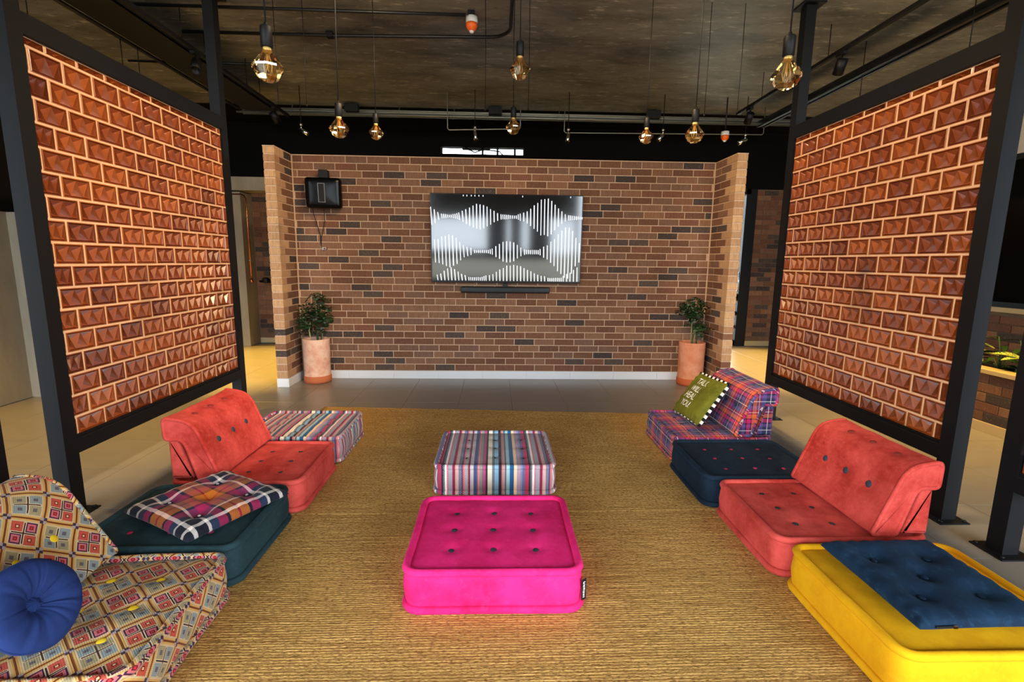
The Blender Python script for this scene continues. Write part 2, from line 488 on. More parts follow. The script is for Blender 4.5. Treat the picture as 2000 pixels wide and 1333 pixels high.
# ------------------------------------------------------------------ mesh helpers
class MB:
    def __init__(s):
        s.v, s.f, s.mi, s.sm = [], [], [], []

    def add(s, vs, fs, mi=0, smooth=False):
        o = len(s.v)
        s.v += [tuple(p) for p in vs]
        s.f += [tuple(i + o for i in f) for f in fs]
        s.mi += [mi] * len(fs)
        s.sm += [smooth] * len(fs)

    def box(s, a, b, mi=0, mat=None):
        (x0, y0, z0), (x1, y1, z1) = a, b
        vs = [(x0, y0, z0), (x1, y0, z0), (x1, y1, z0), (x0, y1, z0), (x0, y0, z1), (x1, y0, z1), (x1, y1, z1), (x0, y1, z1)]
        if mat is not None:
            vs = [mat @ Vector(p) for p in vs]
        s.add(vs, [(0, 3, 2, 1), (4, 5, 6, 7), (0, 1, 5, 4), (1, 2, 6, 5), (2, 3, 7, 6), (3, 0, 4, 7)], mi)

    def bbox(s, a, b, c=0.004, mi=0):
        # box with chamfered long edges: cheap bevel by stacking insets on z
        (x0, y0, z0), (x1, y1, z1) = a, b
        rings = [(c, z0), (0, z0 + c), (0, z1 - c), (c, z1)]
        vs = []
        for d, z in rings:
            vs += [(x0 + d, y0 + d, z), (x1 - d, y0 + d, z), (x1 - d, y1 - d, z), (x0 + d, y1 - d, z)]
        fs = [(3, 2, 1, 0), (12, 13, 14, 15)]
        for i in range(3):
            for j in range(4):
                a_, b_ = i * 4 + j, i * 4 + (j + 1) % 4
                fs.append((a_, b_, b_ + 4, a_ + 4))
        s.add(vs, fs, mi)

    def tube(s, pts, r, seg=8, mi=0, cap=True, closed=False, smooth=True):
        pts = [Vector(p) for p in pts]
        n = len(pts)
        rings = []
        prev = None
        for i, p in enumerate(pts):
            if closed:
                d = pts[(i + 1) % n] - pts[i - 1]
            else:
                d = pts[min(i + 1, n - 1)] - pts[max(i - 1, 0)]
            d = d.normalized() if d.length > 1e-9 else Vector((0, 0, 1))
            if prev is None:
                up = Vector((0, 0, 1)) if abs(d.z) < 0.9 else Vector((1, 0, 0))
                x = d.cross(up).normalized()
            else:
                x = (prev - d * prev.dot(d)).normalized()
            prev = x
            y = d.cross(x)
            rr = r[i] if isinstance(r, (list, tuple)) else r
            rings.append([p + x * (rr * math.cos(2 * PI * j / seg)) + y * (rr * math.sin(2 * PI * j / seg)) for j in range(seg)])
        vs = [q for ring in rings for q in ring]
        fs = []
        m = n if closed else n - 1
        for i in range(m):
            for j in range(seg):
                a = i * seg + j
                b = i * seg + (j + 1) % seg
                c = ((i + 1) % n) * seg
                fs.append((a, b, c + (j + 1) % seg, c + j))
        if cap and not closed:
            fs.append(tuple(range(seg - 1, -1, -1)))
            fs.append(tuple((n - 1) * seg + j for j in range(seg)))
        s.add(vs, fs, mi, smooth)

    def lathe(s, prof, seg=24, mi=0, smooth=True, mat=None, cap=True):
        vs = []
        for r, z in prof:
            for j in range(seg):
                p = Vector((r * math.cos(2 * PI * j / seg), r * math.sin(2 * PI * j / seg), z))
                vs.append(mat @ p if mat is not None else p)
        fs = []
        for i in range(len(prof) - 1):
            for j in range(seg):
                a, b = i * seg + j, i * seg + (j + 1) % seg
                fs.append((a, b, b + seg, a + seg))
        if cap:
            fs.append(tuple(range(seg - 1, -1, -1)))
            fs.append(tuple((len(prof) - 1) * seg + j for j in range(seg)))
        s.add(vs, fs, mi, smooth)

    def mesh(s, name, mats, uvfn=None):
        me = bpy.data.meshes.new(name)
        me.from_pydata(s.v, [], s.f)
        for m in (mats if isinstance(mats, (list, tuple)) else [mats]):
            me.materials.append(m)
        me.polygons.foreach_set('material_index', s.mi)
        me.polygons.foreach_set('use_smooth', s.sm)
        me.update()
        bm = bmesh.new()
        bm.from_mesh(me)
        bmesh.ops.recalc_face_normals(bm, faces=bm.faces)
        bm.to_mesh(me)
        bm.free()
        if uvfn:
            uvl = me.uv_layers.new(name='UVMap')
            for p in me.polygons:
                for li in p.loop_indices:
                    co = me.vertices[me.loops[li].vertex_index].co
                    uvl.data[li].uv = uvfn(co, p.normal, me.loops[li].vertex_index)
        return me

    def obj(s, name, mats, parent=None, loc=None, rot=None, uvfn=None):
        o = bpy.data.objects.new(name, s.mesh(name, mats, uvfn))
        COL.objects.link(o)
        if parent is not None:
            o.parent = parent
        if loc is not None:
            o.location = loc
        if rot is not None:
            o.rotation_euler = rot
        return o


def boxuv(co, n, i=0):
    ax, ay, az = abs(n.x), abs(n.y), abs(n.z)
    if az >= ax and az >= ay:
        return (co.x, co.y)
    if ay >= ax:
        return (co.x, co.z + 0.1)
    return (co.y, co.z + 0.1)


def thing(name, label, cat, loc=(0, 0, 0), rot=(0, 0, 0), group=None):
    o = bpy.data.objects.new(name, None)
    COL.objects.link(o)
    o.empty_display_size = 0.1
    o.location = loc
    o.rotation_euler = rot
    o['label'] = label
    o['category'] = cat
    if group:
        o['group'] = group
    return o


def tag(o, label, cat, group=None):
    o['label'] = label
    o['category'] = cat
    if group:
        o['group'] = group
    return o


def struct(o):
    o['kind'] = 'structure'
    return o


def place(mesh, name, parent, loc=(0, 0, 0), rot=(0, 0, 0), sc=(1, 1, 1)):
    o = bpy.data.objects.new(name, mesh)
    COL.objects.link(o)
    o.parent = parent
    o.location = loc
    o.rotation_euler = rot
    o.scale = sc
    return o


def stuff(o):
    o['kind'] = 'stuff'
    return o


# ------------------------------------------------------------------ room shell
CEIL = 3.48
XL, XR, YB, YF = -4.62, 4.85, 8.3, -2.9
T = 0.53
# floor: slab under separate tiles
b = MB()
b.box((XL - 0.2, YF, -0.14), (XR + 0.2, YB + 0.2, -0.012))
floor = struct(b.obj('floor', M['grout']))
b = MB()
b.bbox((-T / 2 + 0.0012, -T / 2 + 0.0012, -0.012), (T / 2 - 0.0012, T / 2 - 0.0012, 0.0), 0.0012)
tile_mesh = b.mesh('floor_tile', M['tile'])
jb = MB()
x0 = XL + 0.02
for i in range(18):
    for j in range(-6, 16):
        cx, cy = x0 + T * (i + 0.5), T * (j + 0.5)
        if cx + T / 2 > XR + 0.15 or cy + T / 2 > YB + 0.1 or cy - T / 2 < YF:
            continue
        dist = math.hypot(cx, cy)
        vis = cy > 1.3 and abs(cx) < cy * 1.25 + 0.5
        hid = (-1.3 < cx < 1.4 and cy < 4.2)
        if vis and not hid:
            place(tile_mesh, 'floor_tile', floor, (cx, cy, 0), (0, 0, 0))
        else:
            jb.bbox((cx - T / 2 + 0.0012, cy - T / 2 + 0.0012, -0.012), (cx + T / 2 - 0.0012, cy + T / 2 - 0.0012, 0.0), 0.0012)
stuff(jb.obj('floor_tiles_remaining', M['tile'], floor))

b = MB()
b.box((XL - 0.2, YF, CEIL), (XR + 0.2, 7.28, CEIL + 0.25))
b.box((XL - 0.2, 7.28, CEIL + 0.02), (XR + 0.2, YB + 0.3, CEIL + 0.25), 1)
struct(b.obj('ceiling', [M['slab'], M['wall_black']]))

# side walls
b = MB()
b.box((XL - 0.15, -1.2, 0), (XL, 4.92, 1.80))
b.box((XL - 0.15, -1.2, 1.80), (XL + 0.03, 8.3, CEIL), 1)  # upper band of the wall, black up to the ceiling
b.box((XL - 0.15, 4.92, 0), (XL, 8.3, 1.80))
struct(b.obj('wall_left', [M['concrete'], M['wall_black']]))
b = MB()
b.box((XL, 4.93, 0), (XL + 0.14, 5.5, 1.80))
struct(b.obj('trim_1', M['concrete']))
b = MB()
b.box((XR, -1.2, 0), (XR + 0.15, YB, 1.02), 0)
b.box((XR, -1.2, 2.45), (XR + 0.15, YB, CEIL), 1)
b.box((XR, 6.0, 1.02), (XR + 0.15, YB, 2.45), 2)
wall_right = struct(b.obj('wall_right', [M['mortar_dark'], M['wall_grey'], M['wall_black']]))
b = MB()
b.bbox((XR - 0.02, -1.2, 0.975), (XR + 0.02, 6.0, 1.022), 0.003)
b.obj('coping', M['base_tile_warm'], wall_right)
win = struct(thing('window_2', '', ''))
for kk in ('label', 'category'):
    del win[kk]
b = MB()
b.box((XR + 0.06, -1.2, 1.06), (XR + 0.08, 6.0, 2.41))
b.obj('pane', M['dark_glass'], win)
b = MB()
b.box((XR + 0.02, -1.2, 1.02), (XR + 0.12, 6.0, 1.07))
b.box((XR + 0.02, -1.2, 2.40), (XR + 0.12, 6.0, 2.45))
for yy in (1.0, 2.2, 3.8, 5.95):
    b.box((XR + 0.02, yy, 1.07), (XR + 0.12, yy + 0.05, 2.40))
b.obj('window_frame', M['steel'], win)

# far wall with a door opening (right) and a clerestory (top)
def yw(b, x0, x1, z0, z1, mi, y0=YB, y1=YB + 0.15):
    b.box((x0, y0, z0), (x1, y1, z1), mi)


b = MB()
DX0, DX1, DZ1 = 3.15, 4.20, 2.62
CX0, CX1, CZ0, CZ1 = -0.90, 0.45, 3.085, 3.20
yw(b, XL - 0.15, DX0, 0, 2.55, 0)
yw(b, DX1, XR + 0.15, 0, 2.62, 0)
yw(b, DX0, DX1, DZ1, 2.80, 1)
yw(b, XL - 0.15, DX0, 2.55, CZ0, 1)
yw(b, DX1, XR + 0.15, 2.62, CZ0, 1)
yw(b, DX0, DX1, 2.80, CZ0, 1)
yw(b, XL - 0.15, CX0, CZ0, CZ1, 1)
yw(b, CX1, XR + 0.15, CZ0, CZ1, 1)
yw(b, XL - 0.15, XR + 0.15, CZ1, CEIL + 0.02, 1)
wall_far = struct(b.obj('wall_far', [M['mortar_dark'], M['wall_black']]))
cl = bpy.data.objects.new('window_3', None)
COL.objects.link(cl)
struct(cl)
b = MB()
for xx in (CX0, -0.24, 0.0, 0.28, CX1 - 0.02):
    b.box((xx, YB + 0.03, CZ0), (xx + 0.034, YB + 0.09, CZ1))
b.box((CX0, YB + 0.03, CZ0), (CX1, YB + 0.09, CZ0 + 0.012))
b.tube([(-0.5, YB + 0.02, 3.19), (-0.35, YB + 0.02, 3.12), (-0.2, YB + 0.02, 3.17), (0.05, YB + 0.02, 3.14), (0.1, YB + 0.02, 3.09)], 0.011, 6)
b.box((-0.55, YB + 0.03, 3.16), (-0.10, YB + 0.08, 3.20))
b.obj('window_frame', M['black'], cl)
b = MB()
b.box((CX0, YB + 0.10, CZ0), (CX1, YB + 0.105, CZ1))
b.obj('pane', M['glass'], cl)

# facade behind the photographer: mullions of the glazed front
fw_ = bpy.data.objects.new('window_1', None)
COL.objects.link(fw_)
struct(fw_)
b = MB()
for xx in (-4.62, -3.4, -2.0, 2.25, 3.5, 4.78):
    b.box((xx, YF - 0.06, 0), (xx + 0.07, YF, CEIL))
b.box((XL, YF - 0.05, 3.38), (XR, YF - 0.01, 3.45))
b.obj('window_frame', M['steel'], fw_)
b = MB()
b.box((-2.0, YF - 0.15, 2.15), (2.25, YF, CEIL))
b.box((-2.0, YF - 0.15, 0.0), (1.55, YF, 0.45))
b.box((-2.0, YF - 0.15, 1.0), (1.55, YF, 1.25))
for xa, xb in ((-0.25, 0.30), (0.42, 0.72), (0.95, 1.55)):
    b.box((xa, YF - 0.15, 1.25), (xb, YF, 2.15))
struct(b.obj('reflection_wall', M['concrete']))  # unseen; solid pieces shaped for the television's reflection
b = MB()
b.box((-40, -40, -0.30), (40, YF - 0.2, -0.14))
b.box((-40, YF - 0.2, -0.30), (XL - 0.35, 40, -0.14))
b.box((XR + 0.35, YF - 0.2, -0.30), (40, 40, -0.14))
b.box((XL - 0.35, YB + 0.35, -0.30), (XR + 0.35, 40, -0.14))
struct(b.obj('outdoor_ground', M['concrete']))  # unseen ground outside, there for bounce light and reflections


# ---- brick helper
def unit_brick(mat, name='brick'):
    b = MB()
    c = 0.04
    vs = []
    # unit brick: x -.5...5, z -.5...5, y 0 (front) .. 1 (back); slightly chamfered front
    for (d, y) in ((0.02, 0.0), (0.0, 0.06), (0.0, 1.0)):
        e = d * 2.2
        vs += [(-.5 + d, y, -.5 + e), (.5 - d, y, -.5 + e), (.5 - d, y, .5 - e), (-.5 + d, y, .5 - e)]
    fs = [(0, 1, 2, 3)]
    for i in range(2):
        for j in range(4):
            a_, b_ = i * 4 + j, i * 4 + (j + 1) % 4
            fs.append((a_, b_, b_ + 4, a_ + 4))
    fs.append((11, 10, 9, 8))
    b.add(vs, fs)
    return b.mesh(name, mat), vs, fs


UB, UBV, UBF = unit_brick(M['brick'])
UBD, _, _ = unit_brick(M['brick_d'])
UBL, _, _ = unit_brick(M['brick_l'])

PW, PH = 0.238, 0.0787
WX0, WX1, WY, WZ0, WZ1 = -2.27, 2.50, 5.785, 0.095, 2.535
DARK = [(-1.9, 30)]
# dark bricks read off the photograph as (x, z) on the wall face
DK = [(0, 0)]
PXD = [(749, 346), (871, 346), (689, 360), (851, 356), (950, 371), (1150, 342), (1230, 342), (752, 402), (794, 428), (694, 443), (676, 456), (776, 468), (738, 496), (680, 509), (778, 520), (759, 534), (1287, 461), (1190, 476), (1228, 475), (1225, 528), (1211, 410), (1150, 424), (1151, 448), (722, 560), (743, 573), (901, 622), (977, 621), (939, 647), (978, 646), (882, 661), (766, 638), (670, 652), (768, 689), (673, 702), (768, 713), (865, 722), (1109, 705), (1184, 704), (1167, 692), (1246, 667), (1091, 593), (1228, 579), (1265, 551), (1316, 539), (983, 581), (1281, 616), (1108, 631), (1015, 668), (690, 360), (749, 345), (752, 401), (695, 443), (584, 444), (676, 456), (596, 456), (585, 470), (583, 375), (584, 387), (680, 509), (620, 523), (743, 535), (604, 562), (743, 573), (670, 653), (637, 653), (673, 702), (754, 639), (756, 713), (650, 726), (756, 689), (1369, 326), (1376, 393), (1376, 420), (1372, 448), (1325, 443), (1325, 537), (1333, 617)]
import numpy as _np
_Rm = _np.array(Matrix.Rotation(_y, 3, 'Z') @ Matrix.Rotation(PI / 2 - _p, 3, 'X') @ Matrix.Rotation(-_r, 3, 'Z'))


def on_wall(px, py):
    d = _Rm @ _np.array([(px - 1000) / 962.0, (666.5 - py) / 962.0, -1.0])
    t = WY / d[1]
    return d[0] * t, 1.4 + d[2] * t


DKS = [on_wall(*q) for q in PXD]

b = MB()
b.box((WX0 - 0.12, WY + 0.006, 0), (WX1 + 0.12, WY + 0.10, WZ1 - 0.006))
wall_back = struct(b.obj('wall_back', M['mortar']))
bricks = []
rows = 31
for rix in range(rows):
    z = WZ0 + PH * (rix + 0.5)
    off = (0.0 if rix % 2 else 0.5) * PW + random.uniform(-0.02, 0.02) + (0.33 * PW if rix % 5 == 3 else 0)
    x = WX0 - off
    while x < WX1 - 0.02:
        a, c = max(x, WX0 + 0.004), min(x + PW, WX1 - 0.004)
        if c - a > 0.03:
            bricks.append([(a + c) / 2, z, c - a - 0.010, PH - 0.0105, 0])
        x += PW
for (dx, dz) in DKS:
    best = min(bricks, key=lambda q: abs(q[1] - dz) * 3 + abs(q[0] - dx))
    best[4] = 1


def brick_key(q):
    hidden = (-0.70 < q[0] < 0.95 and 1.18 < q[1] < 2.10) or (abs(q[0] - 1.98) < 0.02)
    return (1 if hidden else 0, math.hypot(q[0], q[1] - 1.4))


bricks.sort(key=brick_key)
for i, (cx, cz, w, h, dk) in enumerate(bricks):
    pr_ = random.uniform(-0.002, 0.0015)
    if i < 300:
        place(UBD if dk else UB, 'brick', wall_back, (cx, WY + pr_, cz), (0, 0, 0), (w, 0.05, h))
jb = MB()
for (cx, cz, w, h, dk) in bricks[300:]:
    pr_ = random.uniform(-0.002, 0.0015)
    jb.add([(cx + p[0] * w, WY + pr_ + p[1] * 0.05, cz + p[2] * h) for p in UBV], UBF, dk)
stuff(jb.obj('bricks_remaining', [M['brick_j'], M['brick_dj']], wall_back))
b = MB()
b.box((WX0 - 0.125, WY - 0.004, WZ1 - 0.006), (WX1 + 0.125, WY + 0.105, WZ1 + 0.004))
b.obj('mortar_cap', M['mortar'], wall_back)

# wings
def wing(name, xi, xo, y0):
    s = 1 if xo > xi else -1
    b = MB()
    lo, hi = min(xi, xo), max(xi, xo)
    b.box((lo + 0.006, y0 + 0.006, 0), (hi - 0.006, WY + 0.006, WZ1 - 0.006))
    b.box((lo, y0, WZ1 - 0.006), (hi, WY - 0.004, WZ1 + 0.004))
    w = struct(b.obj(name, M['mortar']))
    for rix in range(rows):
        z = WZ0 + PH * (rix + 0.5)
        h = PH - 0.0105
        # corner brick: shows a header on the front and a face on the inner side
        d1 = 0.118 if rix % 2 else 0.232
        fm = UBL if rix > 6 else random.choice([UBL, UBL, UBL, UBD, UB])
        place(fm, 'brick', w, ((xi + xo) / 2, y0 + random.uniform(-.001, .001), z), (0, 0, 0), (abs(xo - xi) - 0.002, d1 - 0.01, h))
        ys = y0 + d1
        while ys < WY - 0.02:
            ye = min(ys + PW, WY - 0.006)
            if ye - ys > 0.03:
                m2 = random.choice([UB] * 7 + [UBD])
                # local x runs along the wing, front face towards the room
                place(m2, 'brick', w, (xi, (ys + ye) / 2, z), (0, 0, -s * PI / 2), ((ye - ys - 0.010), abs(xo - xi) - 0.002, h))
            ys += PW
    return w


wing_l = wing('wall_wing_left', WX0, WX0 - 0.12, 5.355)
wing_r = wing('wall_wing_right', WX1, WX1 + 0.115, 5.27)

# skirting of white tiles
def skirting(name, segs, mat, h=0.095, t=0.010):
    root = bpy.data.objects.new(name, None)
    COL.objects.link(root)
    struct(root)
    for (xa, ya, xb, yb) in segs:
        L = math.hypot(xb - xa, yb - ya)
        n = max(1, round(L / T))
        ang = math.atan2(yb - ya, xb - xa)
        for i in range(n):
            b = MB()
            b.bbox((0.001, -t, 0.0005), (L / n - 0.001, 0, h), 0.001)
            o = b.obj('skirting_tile', mat, root)
            o.location = (xa + (xb - xa) * i / n, ya + (yb - ya) * i / n, 0)
            o.rotation_euler = (0, 0, ang)
    return root


skirting('baseboard_back', [(WX0 + 0.011, WY, WX1 - 0.011, WY)], M['base_tile'])
skirting('baseboard_left', [(WX0, 5.345, WX0, WY - 0.001), (WX0 - 0.12, 5.355, WX0 + 0.0, 5.355)], M['base_tile'])
skirting('baseboard_right', [(WX1, WY - 0.001, WX1, 5.26), (WX1, 5.27, WX1 + 0.115, 5.27)], M['base_tile'])
skirting('baseboard_far', [(XL + 0.15, YB, DX0, YB), (DX1 + 0.12, YB, XR, YB)], M['base_tile_warm'], 0.085)

# brick courses of the far wall that show left and right of the partition
def brick_field(parent, x0, x1, y, z0, z1, pw, ph, rot=0.0, plane='y', dark=0.18, limit=300, sx=1):
    n = 0
    r = 0
    z = z0
    while z + ph * 0.5 < z1:
        x = x0 - (pw * 0.5 if r % 2 else 0)
        while x < x1 - 0.01:
            a, c = max(x, x0), min(x + pw, x1)
            if c - a > 0.03:
                me = UBD if random.random() < dark else UB
                if plane == 'y':
                    place(me, 'brick', parent, ((a + c) / 2, y + random.uniform(-.001, .001), z + ph / 2), (0, 0, 0), (c - a - 0.009, 0.03, ph - 0.009))
                else:
                    place(me, 'brick', parent, (y, (a + c) / 2, z + ph / 2), (0, 0, -PI / 2), (c - a - 0.009, 0.03, ph - 0.009))
                n += 1
            x += pw
        z += ph
        r += 1
    return n


bl = struct(bpy.data.objects.new('wall_far_left_bricks', None))
COL.objects.link(bl)
bl.name = 'wall_far_left'
brick_field(bl, -3.92, -2.95, YB - 0.008, 0.085, 2.55, 0.238, 0.0787)
br = struct(bpy.data.objects.new('wall_far_right', None))
COL.objects.link(br)
brick_field(br, DX1 + 0.12, XR, YB - 0.008, 0.085, 2.62, 0.238, 0.0787, dark=0.22)
brick_field(wall_right, 3.0, 5.3, XR - 0.008, 0.47, 0.975, 0.238, 0.0787, plane='x', dark=0.05)

# concrete column, left aisle
b = MB()
b.box((-4.40, 7.95, 0), (-3.93, YB, 2.40))
b.box((-4.62, 7.93, 2.42), (-2.6, YB, 2.62), 0)
struct(b.obj('trim_2', M['concrete']))

# door (right aisle)
door = struct(bpy.data.objects.new('door_1', None))
COL.objects.link(door)
b = MB()
b.box((DX1 - 0.07, YB - 0.03, 0.0), (DX1 + 0.11, YB + 0.12, DZ1))
b.box((DX0, YB - 0.03, DZ1 - 0.08), (DX1, YB + 0.12, DZ1))
b.box((DX0, YB + 0.02, 0.0), (DX1 - 0.07, YB + 0.08, 0.10))
b.box((DX0 - 0.05, YB - 0.03, 0.0), (DX0 + 0.02, YB + 0.12, DZ1))
for z0_, z1_ in ((0.30, 0.36), (0.53, 0.60), (0.78, 0.90)):
    b.box((DX0 + 0.02, YB + 0.03, z0_), (DX1 - 0.07, YB + 0.07, z1_))
b.obj('door_frame', M['steel'], door)
b = MB()
b.box((DX0 + 0.02, YB + 0.045, 0.10), (DX1 - 0.07, YB + 0.053, DZ1 - 0.08))
b.obj('pane', M['glass'], door)
b = MB()
b.tube([(DX1 - 0.10, YB - 0.03, 0.95), (DX1 - 0.10, YB - 0.06, 0.97), (DX1 - 0.10, YB - 0.06, 1.25), (DX1 - 0.10, YB - 0.03, 1.27)], 0.01, 8)
b.obj('door_handle', M['chrome'], door)


# ------------------------------------------------------------------ block screens
def screen_block():
    # unit: x -.5...5 (width), z -.5...5 (height), y depth in metres (front at 0, into the wall +)
    W, H = 1.0, 1.0
    mx, mz = 0.030, 0.05
    dp = 0.003      # level of the raised zigzag ridges
    hi = 0.036      # bottoms of the hanging triangles
    lo = 0.044      # bottoms of the standing triangles
    V, Fc = [], []

    def v(x, y, z):
        V.append((x, y, z))
        return len(V) - 1
    o = [v(-.5, 0.002, -.5), v(.5, 0.002, -.5), v(.5, 0.002, .5), v(-.5, 0.002, .5)]
    bk = [v(-.5, 0.05, -.5), v(.5, 0.05, -.5), v(.5, 0.05, .5), v(-.5, 0.05, .5)]
    ix, iz = .5 - mx, .5 - mz
    r = [v(-ix, 0.0, -iz), v(ix, 0.0, -iz), v(ix, 0.0, iz), v(-ix, 0.0, iz)]
    for j in range(4):
        k2 = (j + 1) % 4
        Fc.append((o[j], o[k2], r[k2], r[j]))
        Fc.append((bk[j], bk[k2], o[k2], o[j]))
    jx, jz = ix - 0.028, iz - 0.06
    T0, T1, T2 = v(-jx, dp, jz), v(0, dp, jz), v(jx, dp, jz)
    B0, B1, B2, B3 = v(-jx, dp, -jz), v(-jx / 2, dp, -jz), v(jx / 2, dp, -jz), v(jx, dp, -jz)
    # bevel from rim to field
    gr = [v(-ix + 0.012, 0.012, -iz + 0.025), v(ix - 0.012, 0.012, -iz + 0.025), v(ix - 0.012, 0.012, iz - 0.025), v(-ix + 0.012, 0.012, iz - 0.025)]
    for j in range(4):
        k2 = (j + 1) % 4
        Fc.append((r[j], r[k2], gr[k2], gr[j]))
    Fc += [(gr[3], gr[2], T2, T1), (gr[3], T1, T0), (gr[1], gr[0], B0, B1), (gr[1], B1, B2), (gr[1], B2, B3),
           (gr[0], gr[3], T0, B0), (gr[2], gr[1], B3, T2)]

    def pyr(a, b_, c, y):
        p = [(V[a][i] + V[b_][i] + V[c][i]) / 3 for i in range(3)]
        q = v(p[0], y, p[2])
        Fc.extend([(a, b_, q), (b_, c, q), (c, a, q)])
    pyr(T0, T1, B1, hi)
    pyr(T1, T2, B2, hi)
    pyr(B1, B2, T1, lo)
    pyr(B0, B1, T0, lo)
    pyr(B2, B3, T2, lo)
    b = MB()
    b.add(V, Fc)
    return b.mesh('brick', M['block']), V, Fc


BLK, BLV, BLF = screen_block()
BW, BH = 0.1945, 0.117
POST = 0.083


def block_screen(name, label, xf, s, y0, y1, phase, joined=False, far_post_only=False):
    """xf: plane of the room-side face; s=+1 when the face looks towards +x (left screen)."""
    root = thing(name, label, 'screen', (xf, (y0 + y1) / 2, 0))
    yc = (y0 + y1) / 2
    A, B = y0 - yc, y1 - yc
    z0, z1 = 0.434, 2.445

    def bar(nm, ya, yb, za, zb, dx=POST, c=0.003, inset=0.0):
        b = MB()
        b.bbox((min(-s * inset, -s * (dx + 0.0)), ya, za), (max(-s * inset, -s * dx), yb, zb), c)
        return b.obj(nm, M['steel'], root)
    # posts
    bar('post', A - POST, A, 0.0, CEIL)
    bar('post', B, B + POST, 0.0, CEIL)
    # header: two stacked members, and the lower rail with a ledge
    bar('top_beam', A, B, z1, 2.55)
    bar('bottom_rail', A, B, 0.335, 0.418)
    bar('rail_ledge', A, B, 0.418, z0, POST, 0.001, 0.010)
    # plates
    for ya in (A - POST / 2, B + POST / 2):
        b = MB()
        b.bbox((-s * POST / 2 - 0.085, ya - 0.085, 0.0), (-s * POST / 2 + 0.085, ya + 0.085, 0.008), 0.001)
        for qx in (-1, 1):
            for qy in (-1, 1):
                b.lathe([(0.011, 0.008), (0.011, 0.016), (0.006, 0.018)], 6, mat=Matrix.Translation((-s * POST / 2 + qx * 0.066, ya + qy * 0.066, 0)))
        b.obj('base_plate', M['steel'], root)
        b = MB()
        b.bbox((-s * POST / 2 - 0.09, ya - 0.09, CEIL - 0.012), (-s * POST / 2 + 0.09, ya + 0.09, CEIL), 0.001)
        b.obj('ceiling_plate', M['steel'], root)
    # mortar core
    b = MB()
    mo = b
    xa, xb = -s * 0.064, -s * 0.074
    xj = -s * 0.019
    b.box((min(xa, xb), A, z0), (max(xa, xb), B, z1))
    jx0, jx1 = min(xj, xa), max(xj, xa)
    rot = (0, 0, PI / 2) if s > 0 else (0, 0, -PI / 2)
    jb = MB()
    zb = [z0 - 0.02] + [0.531 + BH * i for i in range(17)] + [0.531 + BH * 17]
    for i in range(len(zb) - 1):
        za, zt = max(zb[i], z0 - 0.004), min(zb[i + 1], z1)
        h = zt - za - 0.012
        if h < 0.012:
            continue
        off = (0.5 if i % 2 else 0.0) * BW + phase
        y = A - BW + (off % BW)
        mo.box((jx0, A, zt - 0.0065), (jx1, B, min(zt + 0.0065, z1)))
        while y < B:
            if A < y < B:
                mo.box((jx0, y - 0.0065, za + 0.0064), (jx1, y + 0.0065, zt - 0.0064))
            a_, c_ = max(y, A), min(y + BW, B)
            w = c_ - a_ - 0.012
            if w > 0.015:
                cy, cz = (a_ + c_) / 2, (za + zt) / 2
                x_ = -s * (0.016 + random.uniform(-0.0015, 0.0015))
                if not joined:
                    # slight tilt as laid by hand
                    place(BLK, 'brick', root, (x_, cy, cz), (random.uniform(-.006, .006), random.uniform(-.008, .008), rot[2]), (w, 1, h))
                else:
                    mt = Matrix.Translation((x_, cy, cz)) @ Matrix.Rotation(rot[2], 4, 'Z')
                    jb.add([mt @ Vector((p[0] * w, p[1], p[2] * h)) for p in BLV], BLF)
            y += BW
    mo.obj('mortar', M['mortar_screen'], root)
    if joined:
        stuff(jb.obj('bricks_remaining', M['block'], root))
    return root


block_screen('block_screen', 'black steel framed screen of glazed terracotta relief blocks behind the left-hand seats', -2.267, 1, 2.635, 4.37, 0.03)
block_screen('block_screen', 'black steel framed screen of glazed terracotta relief blocks behind the right-hand seats', 2.489, -1, 2.552, 4.262, 0.06)
block_screen('block_screen', 'black steel screen post with base plate at the right edge of the photo', 2.489, -1, 0.42, 2.135, 0.06, True)
block_screen('block_screen', 'black steel screen post at the lower left edge of the photo beside the tapestry chair', -2.267, 1, 0.45, 2.165, 0.06, True)


# ------------------------------------------------------------------ rugs
def rug(name, label, c00, c10, c01, c11, h, pitch=0.0125, nx=70):
    b = MB()
    L = (Vector(c01) - Vector(c00)).length
    rows_ = int(L / pitch)
    sub = 3
    ny = rows_ * sub
    vs = []
    W = (Vector(c10) - Vector(c00)).length
    for j in range(ny + 1):
        tv = j / ny
        for i in range(nx + 1):
            tu = i / nx
            p = (Vector(c00) * (1 - tu) + Vector(c10) * tu) * (1 - tv) + (Vector(c01) * (1 - tu) + Vector(c11) * tu) * tv
            wob = 0.0035 * noise.noise(Vector((tu * W * 1.4, j * 0.02, 3.3)))
            ph = (j % sub) / sub
            z = h * (0.62 + 0.38 * math.sin(PI * (ph + 0.17))) + 0.0012 * noise.noise(Vector((tu * W * 9, (j // sub) * 3.7, 0)))
            if j in (0, ny):
                z = h * 0.3
            vs.append((p.x, p.y + wob, z))
    fs = []
    for j in range(ny):
        for i in range(nx):
            a = j * (nx + 1) + i
            fs.append((a, a + 1, a + nx + 2, a + nx + 1))
    b.add(vs, fs, 0, True)
    o0 = len(b.v)
    # underside skirt
    per = [j for j in range(nx + 1)] + [(r2 + 1) * (nx + 1) + nx for r2 in range(ny)] + [ny * (nx + 1) + i for i in range(nx - 1, -1, -1)] + [r2 * (nx + 1) for r2 in range(ny - 1, 0, -1)]
    low = [(b.v[i][0], b.v[i][1], 0.0005) for i in per]
    b.v += low
    n = len(per)
    for q in range(n):
        b.f.append((per[q], per[(q + 1) % n], o0 + (q + 1) % n, o0 + q))
        b.mi.append(0)
        b.sm.append(False)
    return tag(b.obj(name, M['jute']), label, 'rug')


